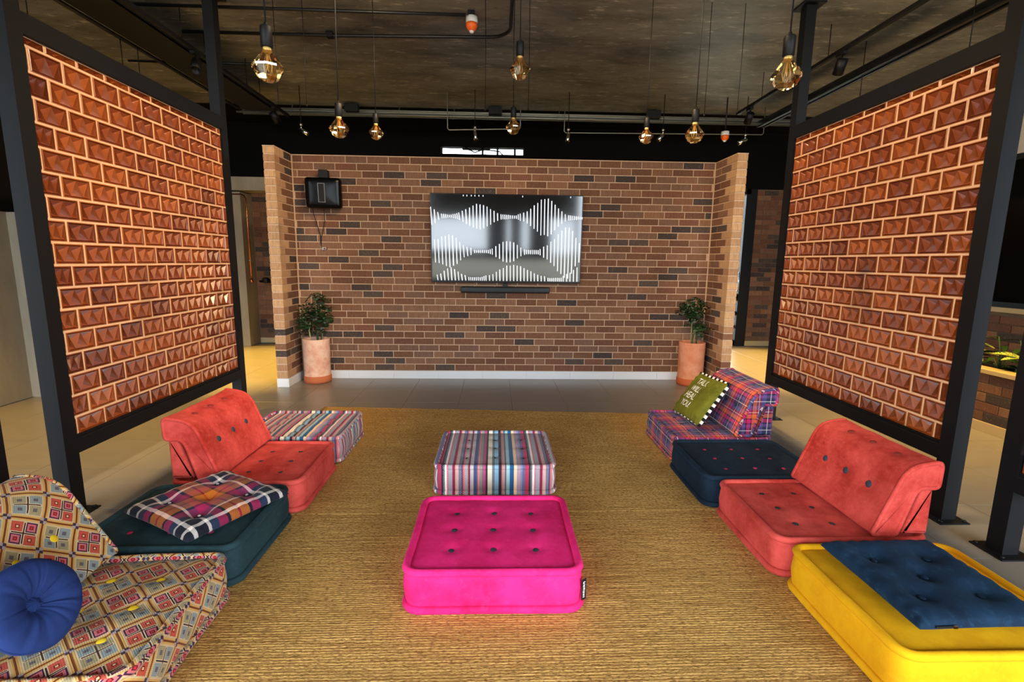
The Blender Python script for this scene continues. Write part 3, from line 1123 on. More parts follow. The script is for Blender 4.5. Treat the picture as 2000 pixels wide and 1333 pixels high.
rug('jute_rug', 'golden braided jute rug in front, under the magenta ottoman', (-1.62, -0.6), (1.72, -0.6), (-1.62, 2.545), (1.72, 2.585), 0.012)
rug('jute_rug', 'brown braided jute rug behind, under the central striped ottoman', (-1.62, 2.555), (1.72, 2.595), (-1.62, 4.595), (1.72, 4.385), 0.010)


# ------------------------------------------------------------------ upholstered modules
def rr(u, v, A, B, r):
    r = max(r, 0.004)
    x, y = u * A, v * B
    cx, cy = A - r, B - r
    ax, ay = abs(x), abs(y)
    if ax > cx and ay > cy:
        qx, qy = ax - cx, ay - cy
        l = math.hypot(qx, qy)
        m = max(qx, qy)
        if l > 1e-9:
            qx, qy = qx * m / l, qy * m / l
        ax, ay = cx + qx, cy + qy
    return math.copysign(ax, x), math.copysign(ay, y)


def upholstered_block(parent, A, B, h, z0, mat, tufts, seed=0, r=0.065, dome=0.016, td=0.012, N=34, roll=0.0165, cx=0.0, cy=0.0, wr=0.002, fold=0.0):
    """Mattress-like module: domed top panel, rolled edges top and bottom, soft sides."""
    sd = Vector((seed * 7.3, seed * 3.1, seed * 1.7))
    A, B = A - 0.006, B - 0.006

    def P(u, v, inset, z):
        x, y = rr(u, v, A - inset, B - inset, r - inset)
        w = noise.noise(Vector((x * 4, y * 4, z * 5)) + sd) * wr * 1.6
        x += w * (1 if x > 0 else -1)
        y += noise.noise(Vector((y * 4, z * 4, x * 4)) + sd) * wr * 1.6
        return (x + cx, y + cy, z + z0)
    b = MB()
    vs = []
    ti = 0.026

    def ztop(x, y, u, v):
        z = h - 0.016 + dome * (1 - u ** 4) * (1 - v ** 4)
        for (tx, ty) in tufts:
            d2 = (x - tx) ** 2 + (y - ty) ** 2
            z -= td * math.exp(-d2 / 0.0006) + td * 0.5 * math.exp(-d2 / 0.006)
        z += wr * 1.4 * noise.noise(Vector((x * 9, y * 9, 1.5)) + sd) + wr * 0.6 * noise.noise(Vector((x * 26, y * 26, 4.5)) + sd)
        return z
    for j in range(N + 1):
        for i in range(N + 1):
            u, v = -1 + 2 * i / N, -1 + 2 * j / N
            x, y = rr(u, v, A - ti, B - ti, r - ti)
            vs.append((x + cx, y + cy, z0 + ztop(x, y, u, v)))
    fs = []
    for j in range(N):
        for i in range(N):
            a = j * (N + 1) + i
            fs.append((a, a + 1, a + N + 2, a + N + 1))
    per = [i for i in range(N + 1)] + [(j + 1) * (N + 1) + N for j in range(N)] + [N * (N + 1) + i for i in range(N - 1, -1, -1)] + [j * (N + 1) for j in range(N - 1, 0, -1)]
    puv = [(-1 + 2 * (q % (N + 1)) / N, -1 + 2 * (q // (N + 1)) / N) for q in per]
    n = len(per)
    prev = per
    for (ins, z) in ((0.016, h - 0.024), (0.004, h - 0.034), (0.001, h - 0.05), (-0.004 - fold, h * 0.5), (0.001, 0.045), (0.004, 0.034), (0.016, 0.022), (0.03, 0.002)):
        o = len(vs)
        for (u, v) in puv:
            vs.append(P(u, v, ins, z))
        cur = list(range(o, o + n))
        for q in range(n):
            fs.append((prev[q], cur[q], cur[(q + 1) % n], prev[(q + 1) % n]))
        prev = cur
    fs.append(tuple(reversed(prev)))
    b.add(vs, fs, 0, True)
    uvf = boxuv
    body = b.obj('body', mat, parent, uvfn=uvf)
    for (nm, ins, zc, rad) in (('top_edge_roll', 0.011, h - 0.016, roll), ('bottom_edge_roll', 0.004, 0.017, roll * 0.95)):
        b = MB()
        K = 8
        vs, fs = [], []
        for (u, v) in puv:
            for a in range(K):
                th = 2 * PI * a / K
                vs.append(P(u, v, ins - rad * math.cos(th), zc + rad * math.sin(th)))
        for q in range(n):
            for a in range(K):
                q2 = (q + 1) % n
                fs.append((q * K + a, q * K + (a + 1) % K, q2 * K + (a + 1) % K, q2 * K + a))
        b.add(vs, fs, 0, True)
        b.obj(nm, mat, body, uvfn=boxuv)
    return body, (lambda x, y: z0 + ztop(x, y, x / (A - ti), y / (B - ti)))


_bt = {}


def button_mesh(mat):
    if mat.name not in _bt:
        b = MB()
        b.lathe([(0.004, -0.006), (0.013, -0.004), (0.0145, 0.0), (0.011, 0.0045), (0.004, 0.006)], 14)
        _bt[mat.name] = b.mesh('button', mat)
    return _bt[mat.name]


def buttons(parent, pts, zf, mat, sc=1.0, cx=0.0, cy=0.0):
    for (x, y) in pts:
        place(button_mesh(mat), 'button', parent, (x + cx, y + cy, zf(x, y) + 0.001), (random.uniform(-.15, .15), random.uniform(-.15, .15), 0), (sc, sc, 0.9))


GRID9 = [(i * 0.177, j * 0.153) for i in (-1, 0, 1) for j in (-1, 0, 1)]
H0 = 0.190
ZB = 0.0125


def ottoman(label, x0, x1, y0, y1, mat, btn, seed, group=None, td=0.012, btnsc=1.0, wr=0.002):
    t = thing('ottoman', label, 'ottoman', ((x0 + x1) / 2, (y0 + y1) / 2, ZB), (0, 0, 0), group)
    body, zf = upholstered_block(t, (x1 - x0) / 2, (y1 - y0) / 2, H0, 0, mat, GRID9, seed, td=td, wr=wr)
    buttons(t, GRID9, zf, btn, btnsc)
    return t


pink = ottoman('magenta velvet ottoman with slate buttons on the front jute rug', -0.366, 0.366, 1.755, 2.40, M['pink'], M['btn_grey'], 1, btnsc=1.25)
b = MB()
b.box((-0.0015, -0.011, -0.045), (0.0015, 0.011, 0.045))
tg = b.obj('label_tag', M['black'], pink, (0.363, -0.295, 0.090), (0, 0, R(-58)))
b = MB()
rs = random.Random(5)
for i in range(11):
    z = -0.034 + i * 0.0066
    for xs in (-0.0022, 0.0014):
        b.box((xs, -0.006, z), (xs + 0.0008, 0.005 - rs.random() * 0.002, z + 0.0022))
        if i % 2:
            b.box((xs, -0.006 + (i % 3) * 0.003, z), (xs + 0.0008, -0.003 + (i % 3) * 0.003, z + 0.0055))
b.obj('tag_print', M['white_print'], tg)
ottoman('multicolour striped ottoman directly behind the magenta ottoman', -0.366, 0.376, 2.762, 3.395, M['stripe'], M['btn_dark'], 2, td=0.014, btnsc=0.6)
ottoman('multicolour striped ottoman behind the left coral lounge chair', -1.775, -1.045, 3.235, 3.855, M['stripe'], M['btn_dark'], 3, td=0.014, btnsc=0.6)
ottoman('dark teal velvet ottoman carrying the tartan cushion on the left', -1.80, -1.085, 1.93, 2.540, M['teal'], M['btn_pink'], 4)
ottoman('dark navy velvet ottoman with pink buttons between coral and tartan chairs', 1.205, 1.93, 2.60, 3.21, M['navy'], M['btn_pink'], 5)
ottoman('yellow velvet ottoman carrying the petrol blue cushion on the right', 1.275, 2.00, 1.31, 1.944, M['yellow'], M['yellow'], 6, td=0.004, btnsc=0.5)


def round_poly(pts, radii, seg=5):
    out = []
    n = len(pts)
    for i in range(n):
        p0, p1, p2 = Vector(pts[i - 1]), Vector(pts[i]), Vector(pts[(i + 1) % n])
        r = radii[i]
        if r <= 0:
            out.append(p1)
            continue
        a, c = (p0 - p1), (p2 - p1)
        r = min(r, a.length * 0.45, c.length * 0.45)
        a, c = p1 + a.normalized() * r, p1 + c.normalized() * r
        for k2 in range(seg + 1):
            t = k2 / seg
            out.append(a * (1 - t) ** 2 + p1 * 2 * t * (1 - t) + c * t * t)
    return out


def resample(poly, step):
    out = []
    n = len(poly)
    for i in range(n):
        a, c = poly[i], poly[(i + 1) % n]
        L = (c - a).length
        m = max(1, int(L / step + 0.5))
        for q in range(m):
            out.append(a + (c - a) * q / m)
    return out


def extruded_pad(parent, name, poly, W, mat, tufts=(), seed=0, step=0.028, ns=26, piping=0.0, wr=0.002, td=0.012, roundness=0.016):
    """poly in (u, z), extruded along local y (-W/2..W/2) with rounded ends."""
    P = resample(poly, step)
    n = len(P)
    area = sum(P[i].x * P[(i + 1) % n].y - P[(i + 1) % n].x * P[i].y for i in range(n))
    sgn = 1 if area > 0 else -1
    nor = []
    for i in range(n):
        d = (P[(i + 1) % n] - P[i - 1])
        d = d.normalized() if d.length > 1e-9 else Vector((1, 0))
        nor.append(Vector((d.y, -d.x)) * sgn)
    arc = [0.0]
    for i in range(1, n + 1):
        arc.append(arc[-1] + (P[i % n] - P[i - 1]).length)
    rd = roundness
    secs = [(-W / 2, rd), (-W / 2 + rd * 0.15, rd * 0.45), (-W / 2 + rd * 0.5, rd * 0.12)]
    secs += [(-W / 2 + rd + (W - 2 * rd) * q / ns, 0.0) for q in range(ns + 1)]
    secs += [(W / 2 - rd * 0.5, rd * 0.12), (W / 2 - rd * 0.15, rd * 0.45), (W / 2, rd)]
    vs, fs, uvs = [], [], []
    sd = Vector((seed * 5.1, seed * 2.3, 0))
    for (y, ins) in secs:
        for i in range(n):
            p = P[i] - nor[i] * ins
            dd = wr * 1.3 * noise.noise(Vector((p.x * 9, y * 9, p.y * 9)) + sd)
            for (tu, tz, ty) in tufts:
                q2 = (p.x - tu) ** 2 + (p.y - tz) ** 2 + (y - ty) ** 2
                dd -= td * math.exp(-q2 / 0.0007) + td * 0.5 * math.exp(-q2 / 0.006)
            p = p + nor[i] * dd
            vs.append((p.x, y, p.y))
            uvs.append((y, arc[i]))
    m = len(secs)
    for j in range(m - 1):
        for i in range(n):
            a, c = j * n + i, j * n + (i + 1) % n
            fs.append((a, c, c + n, a + n))
    b = MB()
    b.add(vs, fs, 0, True)
    b.add([], [tuple(range(n - 1, -1, -1)), tuple((m - 1) * n + i for i in range(n))], 0, False)
    # caps were offset by an empty add: indices are absolute already
    o_ = len(b.f)
    b.f[o_ - 2] = tuple(range(n - 1, -1, -1))
    b.f[o_ - 1] = tuple((m - 1) * n + i for i in range(n))

    def uvf(co, nn, vi):
        if abs(nn.y) > 0.8:
            return (co.x, co.z)
        return uvs[vi]
    o = b.obj(name, mat, parent, uvfn=uvf)
    if piping:
        for q, y in enumerate((-W / 2 + 0.004, W / 2 - 0.004)):
            b = MB()
            pts = [(P[i].x - nor[i].x * (rd * 0.45 - 0.002), y, P[i].y - nor[i].y * (rd * 0.45 - 0.002)) for i in range(n)]
            b.tube(pts, piping, 7, closed=True)
            b.obj('edge_roll', mat, o, uvfn=lambda co, nn, vi: (co.y + co.x * 0.6, co.z + co.x * 0.8))
    return o, P, nor


PAD = [(0.425, 0.005), (0.555, 0.330), (0.715, 0.355), (0.712, 0.222), (0.615, 0.230), (0.548, 0.005)]
PADR = [0.03, 0.10, 0.035, 0.03, 0.05, 0.02]
WEDGE = [(0.578, 0.002), (0.648, 0.222), (0.702, 0.220), (0.702, 0.002)]


def lounge_chair(label, xf, y0, y1, face, mat, btn, seed, depth=0.715, group=None, dz=0.0, yaw=0.0, btn_top=None, lean=0.0, td=0.012, wr=0.002):
    yc = (y0 + y1) / 2
    W = y1 - y0
    t = thing('lounge_chair', label, 'chair', (xf, yc, ZB), (0, 0, (0 if face < 0 else PI) + yaw), group)
    # local +x runs from the front edge to the back
    st = bpy.data.objects.new('seat', None)
    pts = [(i * 0.177, j * 0.153) for i in (-1, 0) for j in (-1, 0, 1)]
    body, zf = upholstered_block(t, depth / 2, W / 2, H0, 0, mat, pts, seed, cx=depth / 2, td=td, wr=wr)
    body.name = 'seat'
    buttons(t, pts, zf, btn, 1.2, depth / 2, 0)
    zt = H0 + 0.004
    poly = round_poly([(u + lean * z * 0.35, z + zt) for u, z in PAD], PADR)
    # three buttons on the leaning face and three on the crown
    tu = [(0.425 + 0.130 * 0.55, zt + 0.005 + 0.325 * 0.55, yy) for yy in (-0.153, 0.0, 0.153)]
    tt = [(0.625, zt + 0.345, yy) for yy in (-0.153, 0.0, 0.153)]
    bk, P, nor = extruded_pad(t, 'backrest', poly, W - 0.02, mat, tu + tt, seed + 20, piping=0.0105, wr=wr, td=td)
    for (u, z, yy) in tu:
        i = min(range(len(P)), key=lambda q: (P[q].x - u) ** 2 + (P[q].y - z) ** 2)
        p = P[i] - nor[i] * 0.013
        ang = math.atan2(nor[i].x, nor[i].y)
        place(button_mesh(btn), 'button', t, (p.x, yy, p.y), (0, ang, 0), (1.25, 1.25, 1))
    for (u, z, yy) in tt:
        i = min(range(len(P)), key=lambda q: (P[q].x - u) ** 2 + (P[q].y - z) ** 2)
        p = P[i] - nor[i] * 0.014
        ang = math.atan2(nor[i].x, nor[i].y)
        place(button_mesh(btn_top or mat), 'button', t, (p.x, yy, p.y), (0, ang, 0), (1.25, 1.25, 1))
    wp = round_poly([(u, z + zt) for u, z in WEDGE], [0.012, 0.02, 0.012, 0.012], 3)
    extruded_pad(t, 'back_support', wp, W - 0.05, mat, (), seed + 30, step=0.05, ns=6, wr=wr)
    return t


lounge_chair('coral velvet lounge chair on the right, between navy and yellow ottomans', 1.250, 1.963, 2.587, -1, M['coral'], M['btn_grey'], 11, btn_top=M['btn_brown'])
lounge_chair('coral velvet lounge chair on the left, beside the dark teal ottoman', -1.050, 2.555, 3.185, 1, M['coral'], M['btn_grey'], 12, btn_top=M['btn_brown'])
lounge_chair('multicolour tartan lounge chair at the back right, holding the olive cushion', 1.245, 3.222, 3.895, -1, M['plaid_chair'], M['plaid_chair'], 13, td=0.008)
lounge_chair('tapestry-patterned lounge chair with yellow buttons at front left', -1.072, 1.275, 1.918, 1, M['geo'], M['btn_yellow'], 14, yaw=R(3.0), lean=0.55, td=0.010, wr=0.0055, btn_top=M['btn_yellow'])


# ------------------------------------------------------------------ loose cushions
def cushion(name, label, loc, rot, SX, SY, Th, mat, tufts=(), td=0.03, seed=0, N=40, flat=0.45, wr=0.004, pinch=0.05, pw=3.0, uvs=1.0, trad=0.0016, expo=0.55):
    t = thing(name, label, 'cushion', loc, rot)
    sd = Vector((seed * 3.7, seed * 1.9, 0))
    b = MB()
    vs, fs = [], []

    def pt(u, v, side):
        ax = SX / 2 * (1 - pinch * (1 - v * v) * abs(u) ** 3)
        ay = SY / 2 * (1 - pinch * (1 - u * u) * abs(v) ** 3)
        x, y = u * ax, v * ay
        e = max(0.0, (1 - abs(u) ** pw) * (1 - abs(v) ** pw)) ** expo
        z = Th * e
        dd = 0
        for (tx, ty) in tufts:
            d2 = (x - tx) ** 2 + (y - ty) ** 2
            z -= (td * math.exp(-d2 / trad) + td * 0.55 * math.exp(-d2 / (trad * 6))) * min(1, e * 1.5)
        z += wr * e * (noise.noise(Vector((x * 12, y * 12, 2)) + sd) + 0.5 * noise.noise(Vector((x * 30, y * 30, 5)) + sd))
        # gathers running in from the seam
        z += wr * 0.8 * (1 - e) * e * 3 * math.sin((x if abs(v) > abs(u) else y) * 95 + 4 * noise.noise(Vector((x * 8, y * 8, 9)) + sd))
        return (x, y, z if side > 0 else -flat * Th * e)
    for side in (1, -1):
        o = len(vs)
        for j in range(N + 1):
            for i in range(N + 1):
                # cosine spacing packs vertices towards the seam
                u = math.sin(PI / 2 * (-1 + 2 * i / N)) * 0.5 + 0.5 * (-1 + 2 * i / N)
                v = math.sin(PI / 2 * (-1 + 2 * j / N)) * 0.5 + 0.5 * (-1 + 2 * j / N)
                vs.append(pt(u, v, side))
        for j in range(N):
            for i in range(N):
                a = o + j * (N + 1) + i
                q = (a, a + 1, a + N + 2, a + N + 1)
                fs.append(q if side > 0 else q[::-1])
    b.add(vs, fs, 0, True)
    me = b.mesh(name, mat, lambda co, n, i: (co.x * uvs, co.y * uvs))
    bm = bmesh.new()
    bm.from_mesh(me)
    bmesh.ops.remove_doubles(bm, verts=bm.verts, dist=0.0004)
    bm.to_mesh(me)
    bm.free()
    o = place(me, 'cover', t)
    return t, o, pt


zc = ZB + H0 + 0.005
tt = [(0.0, 0.0), (0.115, 0.115), (-0.115, 0.115), (0.115, -0.115), (-0.115, -0.115)]
pc, pco, ptf = cushion('tufted_cushion', 'square tufted tartan cushion lying on the dark teal ottoman', (-1.372, 2.266, zc + 0.025), (R(0), R(1.0), R(-29)), 0.50, 0.50, 0.058, M['plaid_cushion'], tt, 0.030, 2, expo=0.42, pw=4.0)
for (x, y) in tt[1:]:
    place(button_mesh(M['btn_white']), 'button', pc, (x, y, 0.020), (0, 0, 0), (0.5, 0.5, 0.5))
bt = [(0.0, 0.0), (0.11, 0.11), (-0.11, 0.11), (0.11, -0.11), (-0.11, -0.11)]
bc, bco, ptf = cushion('tufted_cushion', 'square petrol blue velvet tufted cushion lying on the yellow ottoman', (1.625, 1.640, zc + 0.022), (0, 0, R(1)), 0.475, 0.49, 0.046, M['blue_velvet'], bt, 0.026, 3, expo=0.36, pw=5.0, pinch=0.03)
for (x, y) in bt:
    place(button_mesh(M['blue_velvet']), 'button', bc, (x, y, 0.012), (0, 0, 0), (0.9, 0.9, 0.6))
b = MB()
b.box((-0.032, -0.002, -0.004), (0.032, 0.001, 0.004))
o = b.obj('zip', M['black'], bc, (-0.15, -0.243, 0.005))
b = MB()
b.box((0.026, -0.005, -0.004), (0.040, 0.001, 0.005))
b.obj('zip_pull', M['chrome'], o)

# olive cushion leaning on the tartan back
b0, t0 = Vector((1.485, 3.58, zc + 0.012)), Vector((1.690, 3.60, 0.515))
up_ = (t0 - b0).normalized()
right_ = Vector((0, -1, 0))
nrm = right_.cross(up_).normalized()
right_ = up_.cross(nrm).normalized()
ctr = (b0 + t0) / 2 + nrm * 0.030
mrot = Matrix((right_, up_, nrm)).transposed().to_euler()
SXo, SYo = 0.46, 0.375
oc, oco, pto = cushion('text_cushion', 'olive green cushion with white hand lettering leaning on the tartan chair', ctr, mrot, SXo, SYo, 0.062, M['olive'], (), 0, 6, flat=0.5, wr=0.007, expo=0.45)
b = MB()
NCH = 15
for sidei, (sx_, sy_) in enumerate(((1, 0), (-1, 0), (0, 1), (0, -1))):
    for q in range(NCH):
        ta, tb = -1 + 2 * q / NCH, -1 + 2 * (q + 1) / NCH
        for (f0, f1) in ((ta, tb),):
            if sx_:
                a_, c_ = f0 * SYo / 2, f1 * SYo / 2
                b.box((sx_ * SXo / 2 * 0.965 - 0.004, a_, -0.008), (sx_ * SXo / 2 * 0.965 + 0.016, c_, 0.008), q % 2)
            else:
                a_, c_ = f0 * SXo / 2, f1 * SXo / 2
                b.box((a_, sy_ * SYo / 2 * 0.965 - 0.004, -0.008), (c_, sy_ * SYo / 2 * 0.965 + 0.014, 0.008), q % 2)
b.obj('checked_trim', [M['black'], M['white_print']], oc)
for li, (word, px_, py_, sz) in enumerate((('TALK', -0.075, 0.088, 0.082), ('WILL', -0.085, 0.022, 0.078), ('HEAL', -0.110, -0.045, 0.088), ('YOU.', -0.095, -0.112, 0.080))):
    cu = bpy.data.curves.new('lettering', 'FONT')
    cu.body = word
    cu.size = sz
    cu.shear = 0.18
    cu.space_character = 0.95
    cu.extrude = 0.0
    tmp = bpy.data.objects.new('lettering_tmp', cu)
    COL.objects.link(tmp)
    bpy.context.view_layer.update()
    me = bpy.data.meshes.new_from_object(tmp.evaluated_get(bpy.context.evaluated_depsgraph_get()))
    bpy.data.objects.remove(tmp)
    bm = bmesh.new()
    bm.from_mesh(me)
    bmesh.ops.triangulate(bm, faces=bm.faces)
    bmesh.ops.subdivide_edges(bm, edges=[e for e in bm.edges if e.calc_length() > 0.015], cuts=2)
    for v in bm.verts:
        x, y = v.co.x * 0.80 + px_, v.co.y * 0.86 + py_
        # thin, uneven hand-drawn strokes follow the cushion's swell
        x += 0.002 * math.sin(y * 90 + li)
        u_, v_ = max(-1, min(1, x / (SXo / 2))), max(-1, min(1, y / (SYo / 2)))
        v.co = Vector((x, y, pto(u_, v_, 1)[2] + 0.0028))
    bm.to_mesh(me)
    bm.free()
    me.materials.append(M['white_print'])
    place(me, 'lettering', oc)

# round blue cushion on the tapestry chair
rc = thing('round_cushion', 'round royal blue pleated cushion propped on the tapestry chair', 'cushion', (-1.415, 1.415, zc + 0.130), (0, 0, 0))
nr = Vector((0.88, -0.10, 0.46)).normalized()
rc.rotation_euler = nr.to_track_quat('Z', 'Y').to_euler()
b = MB()
RR, TH, SG, RG = 0.136, 0.050, 144, 26
vs, fs = [], []
rs = random.Random(4)
folds = [(rs.uniform(0, 2 * PI), rs.uniform(0.035, 0.12), rs.uniform(0.4, 1.0)) for _ in range(26)]
for side in (1, -1):
    o = len(vs)
    for i in range(RG + 1):
        t_ = i / RG
        r_ = RR * math.sin(PI / 2 * t_) ** 0.9 if i else 0.0
        for j in range(SG):
            a = 2 * PI * j / SG
            e = math.sqrt(max(0.0, 1 - (r_ / RR) ** 3.2))
            z = TH * e
            z -= 0.040 * math.exp(-(r_ / 0.035) ** 2) + 0.022 * math.exp(-(r_ / 0.09) ** 2)
            fd = 0
            for (fa, fw2, fs2) in folds:
                da = (a - fa + PI) % (2 * PI) - PI
                fd += fs2 * math.exp(-(da / fw2) ** 2)
            z -= 0.0045 * fd * math.exp(-((r_ - 0.055) / 0.07) ** 2) * min(1.0, r_ / 0.02)
            z -= 0.0016 * fd * math.exp(-((r_ - RR) / 0.05) ** 2) * e
            rr2 = r_ * (1 + 0.012 * math.sin(3 * a + 1) + 0.008 * math.sin(7 * a))
            vs.append((rr2 * math.cos(a), rr2 * math.sin(a), z * side))
    for i in range(RG):
        for j in range(SG):
            q = (o + i * SG + j, o + i * SG + (j + 1) % SG, o + (i + 1) * SG + (j + 1) % SG, o + (i + 1) * SG + j)
            fs.append(q if side > 0 else q[::-1])
b.add(vs, fs, 0, True)
me = b.mesh('cover', M['royal'])
bm = bmesh.new()
bm.from_mesh(me)
bmesh.ops.remove_doubles(bm, verts=bm.verts, dist=0.0003)
bmesh.ops.recalc_face_normals(bm, faces=bm.faces)
bm.to_mesh(me)
bm.free()
place(me, 'cover', rc)
b = MB()
b.tube([(RR * 0.995 * (1 + 0.012 * math.sin(3 * a + 1) + 0.008 * math.sin(7 * a)) * math.cos(a), RR * 0.995 * (1 + 0.012 * math.sin(3 * a + 1) + 0.008 * math.sin(7 * a)) * math.sin(a), 0) for a in [2 * PI * i / 72 for i in range(72)]], 0.004, 6, closed=True)
b.obj('seam', M['royal'], rc)

# ------------------------------------------------------------------ television, sound bar, speaker
tv = thing('television', 'wall-mounted flat television showing white sound waves', 'television', (0.122, WY - 0.082, 1.645), (R(1.5), 0, 0))
TW, THh = 1.712, 0.985
b = MB()
b.bbox((-TW / 2, -0.012, -THh / 2), (TW / 2, 0.03, THh / 2), 0.004)
b.obj('housing', M['gloss_black'], tv)
b = MB()
b.box((-0.25, 0.03, -0.2), (0.25, 0.068, 0.2))
b.obj('wall_bracket', M['black'], tv)
b = MB()
b.box((-TW / 2 + 0.010, -0.0145, -THh / 2 + 0.022), (TW / 2 - 0.010, -0.012, THh / 2 - 0.010))
scr = b.obj('screen', M['screen'], tv)
b = MB()


def env(nodes, x):
    for (xa, ha), (xb, hb) in zip(nodes, nodes[1:]):
        if xa <= x <= xb:
            t = (x - xa) / (xb - xa)
            t = t * t * (3 - 2 * t)
            return ha + (hb - ha) * t
    return 0


# bar heights read off the photographed screen (its crop is 1913 x 1333)
X0s, X1s, Y0s, Y1s = 78.0, 1806.0, 128.0, 1125.0
wav = [(378, 378, [(88, 92), (205, 22), (310, 12), (330, 20), (630, 135), (900, 24), (1040, 14), (1100, 40), (1380, 208), (1650, 26), (1800, 10)], 39.5, 1, 1),
       (768, 768, [(125, 130), (290, 185), (500, 50), (590, 12), (710, 14), (960, 122), (1180, 22), (1310, 22), (1360, 60), (1650, 285), (1790, 105)], 41, 1, 1),
       (1078, 1078, [(150, 38), (305, 118), (460, 40), (520, 12), (650, 14), (710, 34), (1020, 165), (1380, 36), (1440, 12), (1570, 16), (1640, 60), (1780, 150)], 40, 1, 0.20)]
rs = random.Random(2)
for (ya, yb, nodes, step, fu, fd) in wav:
    x = nodes[0][0]
    while x <= nodes[-1][0]:
        h = env(nodes, x)
        hu, hd = h * fu * rs.uniform(0.92, 1.05), min(h * fd * rs.uniform(0.92, 1.05) if fd > 0.5 else 28, 1105 - ya)
        cxp = ((x - X0s) / (X1s - X0s) - 0.5) * TW
        zt_ = (0.5 - (ya - hu - Y0s) / (Y1s - Y0s)) * THh
        zb_ = (0.5 - (ya + hd - Y0s) / (Y1s - Y0s)) * THh
        w = 0.0048 * rs.uniform(0.8, 1.15)
        sl = 0.0045 * (1 if x < 500 else 0.3)
        zt_ = min(zt_, THh / 2 - 0.012)
        zb_ = max(zb_, -THh / 2 + 0.026)
        b.add([(cxp - w - sl, -0.0152, zt_), (cxp - sl, -0.0152, zt_ + 0.004), (cxp + w - sl, -0.0152, zt_), (cxp + w + sl, -0.0152, zb_), (cxp + sl, -0.0152, zb_ - 0.004), (cxp - w + sl, -0.0152, zb_)], [(0, 1, 2, 3, 4, 5)])
        x += step if h > 30 else step * 0.55
for xp in (450, 490, 540, 580, 625, 672, 1117, 1660):
    cxp = ((xp - X0s) / (X1s - X0s) - 0.5) * TW
    b.add([(cxp - 0.004, -0.0152, 0.462), (cxp + 0.004, -0.0152, 0.462), (cxp + 0.004, -0.0152, 0.478), (cxp - 0.004, -0.0152, 0.478)], [(0, 1, 2, 3)])
stuff(b.obj('screen_image', M['bars'], scr))

sb = thing('soundbar', 'slim black sound bar under the television', 'speaker', (0.113, WY - 0.06, 1.070))
b = MB()
b.bbox((-0.513, -0.035, -0.034), (0.513, 0.035, 0.034), 0.010)
b.obj('housing', M['black'], sb)
b = MB()
b.box((-0.505, -0.0365, -0.012), (0.505, -0.034, 0.026))
b.obj('grille', M['gloss_black'], sb)
b = MB()
b.box((-0.03, -0.005, 0.03), (0.03, 0.058, 0.075))
b.obj('bracket', M['black'], sb)

sp = thing('wall_speaker', 'square glossy black wall speaker with bracket on the brick wall', 'speaker', (-1.895, WY - 0.10, 2.115), (R(4), 0, R(6)))
hw, hh = 0.192, 0.165
prof = round_poly([(-hw, -hh), (hw, -hh), (hw, hh), (-hw, hh)], [0.04] * 4, 6)
b = MB()
n = len(prof)
vs, fs = [], []
rings = [(0.0, 0.085, 0.80), (0.0, 0.03, 0.97), (0.0, 0.0, 1.0), (0.0, -0.040, 0.985), (0.0, -0.060, 0.955), (0.0, -0.072, 0.88), (0.0, -0.078, 0.70), (0.0, -0.081, 0.4)]
for (_, y, s_) in rings:
    vs += [(p.x * s_, y, p.y * s_) for p in prof]
for i in range(len(rings) - 1):
    for j in range(n):
        a, c = i * n + j, i * n + (j + 1) % n
        fs.append((a, c, c + n, a + n))
o_ = len(vs)
vs.append((0, -0.082, 0))
last = (len(rings) - 1) * n
for j in range(n):
    fs.append((last + j, last + (j + 1) % n, o_))
fs.append(tuple(range(n)))
b.add(vs, fs, 0, True)
b.obj('housing', M['gloss_black'], sp)
b = MB()
for (xa, xb, za, zb_) in ((-0.036, -0.031, -0.10, 0.10), (0.031, 0.036, -0.10, 0.10), (-0.031, 0.031, -0.10, -0.095), (-0.031, 0.031, 0.095, 0.10)):
    b.box((xa - 0.01, -0.090, za), (xb - 0.01, -0.082, zb_))
b.obj('badge_frame', M['grey_line'], sp)
b = MB()
b.box((-0.041, -0.086, -0.095), (0.021, -0.082, 0.095))
b.obj('badge', M['black'], sp)
b = MB()
b.bbox((-0.045, -0.02, 0.15), (0.05, 0.075, 0.245), 0.006)
b.box((-0.02, 0.04, 0.05), (0.02, 0.095, 0.2))
b.obj('wall_bracket', M['black'], sp)
b = MB()
b.tube([(-0.14, 0.02, -0.15), (-0.135, 0.05, -0.24), (-0.105, 0.06, -0.36), (-0.085, 0.065, -0.46), (-0.085, 0.065, -0.54), (-0.075, 0.06, -0.60), (-0.055, 0.05, -0.622), (-0.025, 0.05, -0.618), (-0.012, 0.06, -0.595)], 0.004, 6)
b.tube([(-0.02, 0.03, -0.16), (-0.022, 0.055, -0.30), (-0.05, 0.062, -0.40), (-0.078, 0.066, -0.50), (-0.082, 0.07, -0.57)], 0.0035, 6)
b.obj('cable', M['black'], sp)
so = thing('wall_socket', 'small white cable outlet on the bricks below the wall speaker', 'socket', (-1.955, WY - 0.008, 1.515))
b = MB()
b.bbox((-0.022, -0.008, -0.016), (0.022, 0.006, 0.016), 0.002)
b.obj('plate', M['wall_grey'], so)
b = MB()
b.lathe([(0.009, -0.0), (0.009, 0.006)], 10, mat=Matrix.Translation((0.008, -0.008, 0)) @ Matrix.Rotation(PI / 2, 4, 'X'))
b.obj('plug', M['btn_brown'], so)


